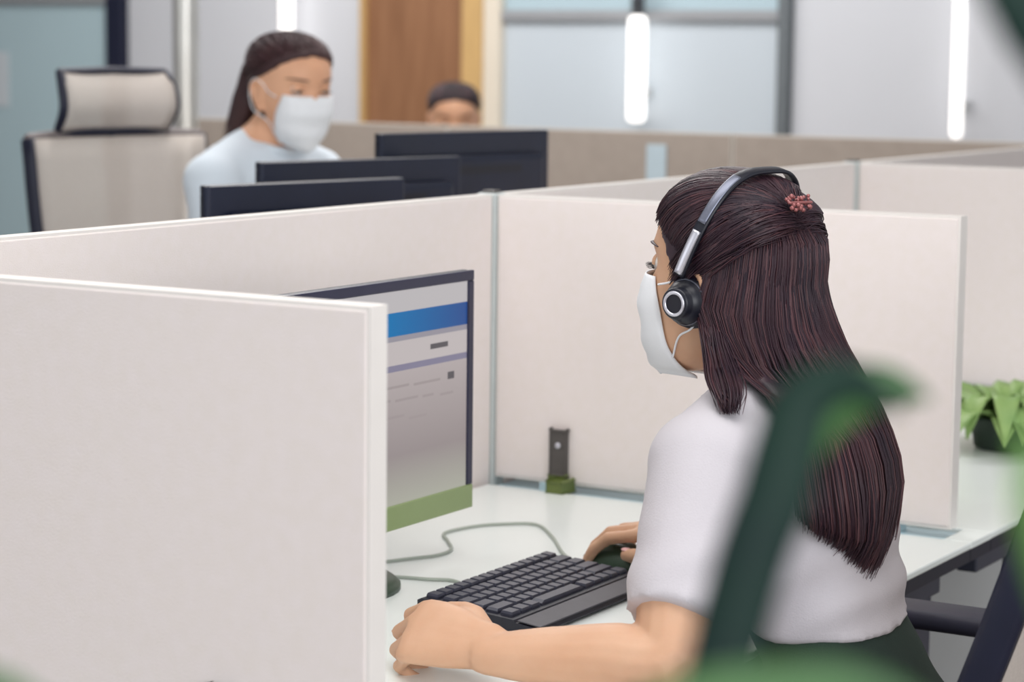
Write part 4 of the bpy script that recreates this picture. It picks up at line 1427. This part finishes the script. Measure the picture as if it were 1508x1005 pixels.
ref = HW @ V((-0.01, 0, 0.02))
b = BM(); ribbon(b, [hs_arc(0.04 + 0.92 * i / 50) for i in range(51)], 0.0145, 0.004, ref); out('headband', b, M_blk, t, True)
b = BM(); ribbon(b, [hs_arc(0.185 + 0.20 * i / 20, 0.0028) for i in range(21)], 0.0105, 0.0022, ref); out('band_plate', b, M_gunmetal, t, True, label='grey metal plate on the band')
b = BM(); ribbon(b, [hs_arc(0.045 + 0.115 * i / 16, 0.003) for i in range(17)], 0.0100, 0.004, ref); out('slider', b, M_silver, t, True, label='silver slider')
for sg in (1, -1):
    cm = HW @ Matrix.Translation((-0.003, sg * 0.067, -0.004)) @ Matrix.Rotation(-sg * pi / 2, 4, 'X')
    b = BM(); lathe(b, [(0.012, 0.002), (0.026, 0.002), (0.0305, 0.006), (0.0305, 0.011), (0.026, 0.014)], 32, cm); cu = out('ear_cushion', b, M_cush, t, True)
    b = BM(); lathe(b, [(0.028, 0.013), (0.0285, 0.018), (0.0255, 0.021), (0.0245, 0.0215), (0.024, 0.028), (0.019, 0.033), (0.0178, 0.034), (0.0178, 0.042), (0.016, 0.044), (0.012, 0.044)], 36, cm); ec = out('ear_cup', b, M_blk, t, True)
    b = BM(); lathe(b, [(0.0105, 0.0435), (0.0135, 0.0435), (0.0145, 0.0448), (0.0135, 0.046), (0.0112, 0.046), (0.0105, 0.0448)], 32, cm, False); out('cup_ring', b, M_silver, ec, True, label='silver ring')
    b = BM(); lathe(b, [(0.0252, 0.0205), (0.0262, 0.022), (0.0252, 0.0235)], 36, cm, False); out('cup_trim', b, M_gunmetal, ec, True, label='grey trim ring')
# short boom microphone lying along the far cheek
b = BM(); tube(b, catmull([HW @ V((0.012, -0.112, -0.005)), HW @ V((0.05, -0.098, -0.028)), HW @ V((0.095, -0.070, -0.050)), HW @ V((0.122, -0.035, -0.062))], 16), 0.0028, 8); bo = out('boom', b, M_blk, t, True)
b = BM(); ball(b, HW @ V((0.124, -0.030, -0.063)), (0.008, 0.008, 0.006)); out('microphone', b, M_blk, bo, True)

# ---- woman in pale blue beyond the partition
K = 1.22


def tz(z):
    return 0.52 + (z - 0.47) * K


A2 = RD(-9)
HC2 = V((-0.963, 0.812, 1.290))
L2 = V((HC2.x - 0.15 * cos(A2), HC2.y - 0.15 * sin(A2), 0))
R2i = (Matrix.Translation(L2) @ Matrix.Rotation(A2, 4, 'Z')).inverted()


def wl2(x, y, z):
    return R2i @ V((x, y, z))


HM2 = R2i @ Matrix.Translation(HC2) @ Matrix.Rotation(RD(-22), 4, 'Z') @ Matrix.Rotation(RD(7), 4, 'Y') @ Matrix.Scale(0.95, 4)
TB2 = [(tz(a[0]), a[1], a[2] * 0.95, a[3], a[4] * 0.95) for a in TB1]
sh2, el2, wr2 = (0.08, 0.145, tz(0.962)), (0.18, 0.20, 0.87), (0.34, 0.17, 0.785)
mir = lambda p: (p[0], -p[1], p[2])
spec2 = dict(label='woman in pale blue top and face mask looking down beyond the partition', loc=L2, rz=A2, torso=TB2, head=HM2, vox=0.005, svox=0.009,
             neck=((0.085, 0, tz(1.02)), tuple(HM2 @ V((-0.015, 0, -0.03)))),
             armL=(sh2, el2, wr2), armR=(mir(sh2), mir(el2), mir(wr2)),
             handL=(frame((0.35, 0.165, 0.787), (1, -0.2, -0.05), (0, 0, 1)), (0.4, 0.5, 0.3), 1, 0), handR=(frame((0.35, -0.165, 0.787), (1, 0.2, -0.05), (0, 0, 1)), (0.4, 0.5, 0.3), 1, 0),
             leg=((-0.03, 0.09, 0.60), (0.40, 0.10, 0.56), (0.36, 0.10, 0.085)), skin=M_skin2, hair_m=M_hair2, hem=0.86, collar_z=tz(1.032), sleeve=1.0, shirt_m=M_shirt2, pants_m=M_pants, mask=True, wr=0.004, seed=4.0)
P2, body2 = build_person(spec2)


def hairline_back(a):
    if a < 50:
        return 0.090 - 0.014 * (a / 50) ** 2
    if a < 88:
        return 0.076 - 0.038 * (a - 50) / 38
    if a < 106:
        return 0.038 - 0.02 * (a - 88) / 18
    return -0.045


def simple_hair(P, HM, m, label, tail):
    b = BM()
    cap_mesh(b, HM, 0.008, hairline_back)
    if tail:
        for i in range(30):
            q = -1 + 2 * (i % 6) / 5
            r_ = (i // 6) / 4
            pts = [HM @ V((-0.062, 0.035 * q, 0.085 - 0.05 * r_)), HM @ V((-0.108, 0.038 * q, 0.050 - 0.06 * r_)), HM @ V((-0.134 + 0.03 * r_, 0.040 * q, -0.01 - 0.03 * r_)), HM @ V((-0.150 + 0.034 * r_, 0.040 * q, -0.06)), HM @ V((-0.178 + 0.03 * r_, 0.038 * q, -0.112))]
            tube(b, catmull(pts, 14), [0.012, 0.014, 0.013, 0.011, 0.006], 8)
    h = link('hair', remesh(b, 0.005, 3), m, P, True, label)
    b = BM()
    bv_, c_ = scalp_bvh(HM)
    rr_ = random.Random(21)
    for i in range(700):
        a = RD(rr_.uniform(-100, 100))
        f = abs(a) / RD(100)
        el = RD((46 if tail else 44) - 29 * f ** 2.0 + rr_.gauss(0, 1.5))
        pts = slerp_scalp(a, el, pi + rr_.gauss(0, .25), RD(rr_.uniform(-5, 35)), 11, 0.0085 + rr_.uniform(0, 0.004), 0.003, (bv_, c_, HM))
        strand(b, pts, rr_.uniform(0.0010, 0.0018), 0 if rr_.random() < 0.7 else 1)
    if tail:
        for i in range(260):
            q, r_ = rr_.uniform(-1.1, 1.1), rr_.uniform(-0.1, 0.9)
            pts = [HM @ V((-0.108, 0.038 * q, 0.050 - 0.06 * r_)), HM @ V((-0.146 + 0.03 * r_, 0.042 * q, -0.01 - 0.03 * r_)), HM @ V((-0.162 + 0.034 * r_, 0.044 * q, -0.06)), HM @ V((-0.190 + 0.03 * r_, 0.042 * q, -0.118 + rr_.gauss(0, .008)))]
            strand(b, catmull(pts, 10), rr_.uniform(0.0010, 0.0018), 0 if rr_.random() < 0.5 else 1)
    so_ = out('hair_strands', b, [m, M_hairA], h, False, world=False)
    so_['kind'] = 'stuff'
    return h


h2 = simple_hair(P2, HM2, M_hair2, 'dark brown hair swept back and falling behind the neck', True)

# ---- third person, only the top of a head
A3 = RD(-62)
HC3 = V((-2.235, 3.44, 1.152))
L3 = V((HC3.x - 0.13 * cos(A3), HC3.y - 0.13 * sin(A3), 0))
R3i = (Matrix.Translation(L3) @ Matrix.Rotation(A3, 4, 'Z')).inverted()
HM3 = R3i @ Matrix.Translation(HC3) @ Matrix.Rotation(A3 + RD(6), 4, 'Z') @ Matrix.Rotation(RD(10), 4, 'Y')
tz3 = lambda z: 0.48 + (z - 0.47) * 1.06
TB3 = [(tz3(a[0]), a[1], a[2] * 1.05, a[3], a[4]) for a in TB1]
sh3, el3, wr3 = (0.07, 0.17, tz3(0.965)), (0.12, 0.23, 0.78), (0.30, 0.15, 0.72)
spec3 = dict(label='barely visible person, dark hair and forehead above the far partition', loc=L3, rz=A3, torso=TB3, head=HM3, vox=0.006, svox=0.011,
             neck=((0.085, 0, tz3(1.02)), tuple(HM3 @ V((-0.015, 0, -0.03)))),
             armL=(sh3, el3, wr3), armR=(mir(sh3), mir(el3), mir(wr3)), handL=(frame((0.31, 0.145, 0.722), (1, -0.2, -0.05), (0, 0, 1)), (0.4, 0.5, 0.3), 1, 0), handR=(frame((0.31, -0.145, 0.722), (1, 0.2, -0.05), (0, 0, 1)), (0.4, 0.5, 0.3), 1, 0),
             leg=((-0.03, 0.09, 0.56), (0.36, 0.10, 0.54), (0.32, 0.10, 0.085)), skin=M_skin2, hair_m=M_hair3, hem=tz3(0.775), collar_z=tz3(1.032), sleeve=1.0, shirt_m=M_shirt3, pants_m=M_pants, mask=False, wr=0.004, seed=8.0)
P3, body3 = build_person(spec3)
simple_hair(P3, HM3, M_hair3, 'short dark hair', False)

# ------------------------------------------------------------------ palm in front of the camera
PB = V((1.56, -2.32, 0))
t = thing('potted_palm', 'out-of-focus potted palm whose green blades cross the foreground', 'plant', PB)
b = BM(); lathe(b, [(0.12, 0), (0.13, 0.01), (0.17, 0.30), (0.175, 0.32), (0.16, 0.32), (0.15, 0.27)], 32, Matrix.Translation(PB)); out('pot', b, M_pot, t, True)
b = BM(); lathe(b, [(0.153, 0.275), (0.153, 0.285)], 28, Matrix.Translation(PB)); out('soil', b, M_soil, t)
fwv = (fw.x, fw.y, 0.1)


def palm_leaf(pts, wid, m, nrm=(-0.5, 0.85, 0.1), stem_from=None):
    b = BM(); leaf(b, pts, wid, 30, 0.22, nrm, 0.0006); lf = out('leaf', b, m, t, True)
    if stem_from is not None:
        p0 = V(pts[0])
        d = (V(pts[1]) - p0).normalized()
        b = BM(); tube(b, catmull([V(stem_from), V(stem_from).lerp(p0, 0.5) + V((0, 0, 0.08)), p0 - d * 0.06, p0, p0 + d * 0.02], 24), [0.009, 0.006, 0.004, 0.003], 8)
        out('stem', b, M_stem, lf, True)


base = PB + V((0, 0, 0.28))
palm_leaf([(1.5180, -2.3840, 1.050), (1.5190, -2.3807, 1.1481), (1.5188, -2.3767, 1.1775), (1.5219, -2.371, 1.205), (1.5266, -2.3642, 1.2325), (1.5306, -2.3596, 1.2483), (1.5328, -2.356, 1.264), (1.5358, -2.3526, 1.2765), (1.5432, -2.3469, 1.2825), (1.5509, -2.3425, 1.2815), (1.5608, -2.3377, 1.2745)],
          [0.003, 0.008, 0.0095, 0.0102, 0.0105, 0.0105, 0.0100, 0.0092, 0.0075, 0.005, 0.001], M_leafA, stem_from=base + V((-0.03, 0.0, 0)))
palm_leaf([(1.5480, -2.5080, 1.195), (1.5585, -2.4996, 1.2160), (1.5744, -2.4891, 1.2225), (1.588, -2.4807, 1.2245), (1.6016, -2.4724, 1.2255), (1.6127, -2.466, 1.2230), (1.6255, -2.4592, 1.2150)],
          [0.004, 0.008, 0.0105, 0.0105, 0.009, 0.006, 0.001], M_leafM, stem_from=base + V((-0.02, -0.06, 0)))
palm_leaf([(1.6560, -2.350, 1.22), (1.6420, -2.3545, 1.310), (1.6255, -2.3585, 1.3535), (1.6139, -2.3624, 1.3748), (1.6045, -2.3662, 1.3872), (1.5969, -2.3694, 1.3961), (1.5877, -2.3736, 1.4080)],
          [0.003, 0.007, 0.0095, 0.010, 0.009, 0.006, 0.001], M_leafA, stem_from=base + V((0.05, 0.03, 0)))
palm_leaf([(1.676, -2.489, 1.20), (1.6700, -2.4900, 1.235), (1.6645, -2.4903, 1.2528), (1.6590, -2.4919, 1.2672), (1.6545, -2.4932, 1.2801), (1.6515, -2.494, 1.2887), (1.6490, -2.4942, 1.3000)],
          [0.003, 0.006, 0.007, 0.007, 0.006, 0.004, 0.001], M_leafB, stem_from=base + V((0.06, -0.05, 0)))
palm_leaf([(1.4175, -2.5267, 1.1850), (1.4080, -2.5329, 1.2000), (1.3960, -2.5374, 1.2110), (1.3830, -2.54, 1.2180)],
          [0.003, 0.007, 0.006, 0.001], M_leafM, stem_from=base + V((-0.08, -0.08, 0)))
palm_leaf([ (1.4985, -2.3377, 1.1250), (1.4988, -2.3327, 1.1587), (1.5005, -2.3289, 1.1776), (1.5027, -2.3237, 1.2050), (1.5072, -2.3181, 1.2262), (1.5116, -2.3127, 1.2452), (1.5177, -2.3067, 1.2621), (1.5270, -2.2997, 1.2714), (1.5385, -2.2922, 1.2745), (1.5493, -2.2860, 1.2714)],
          [0.002, 0.004, 0.006, 0.0075, 0.008, 0.008, 0.010, 0.010, 0.007, 0.001], M_leafM, stem_from=base + V((-0.01, -0.03, 0)))
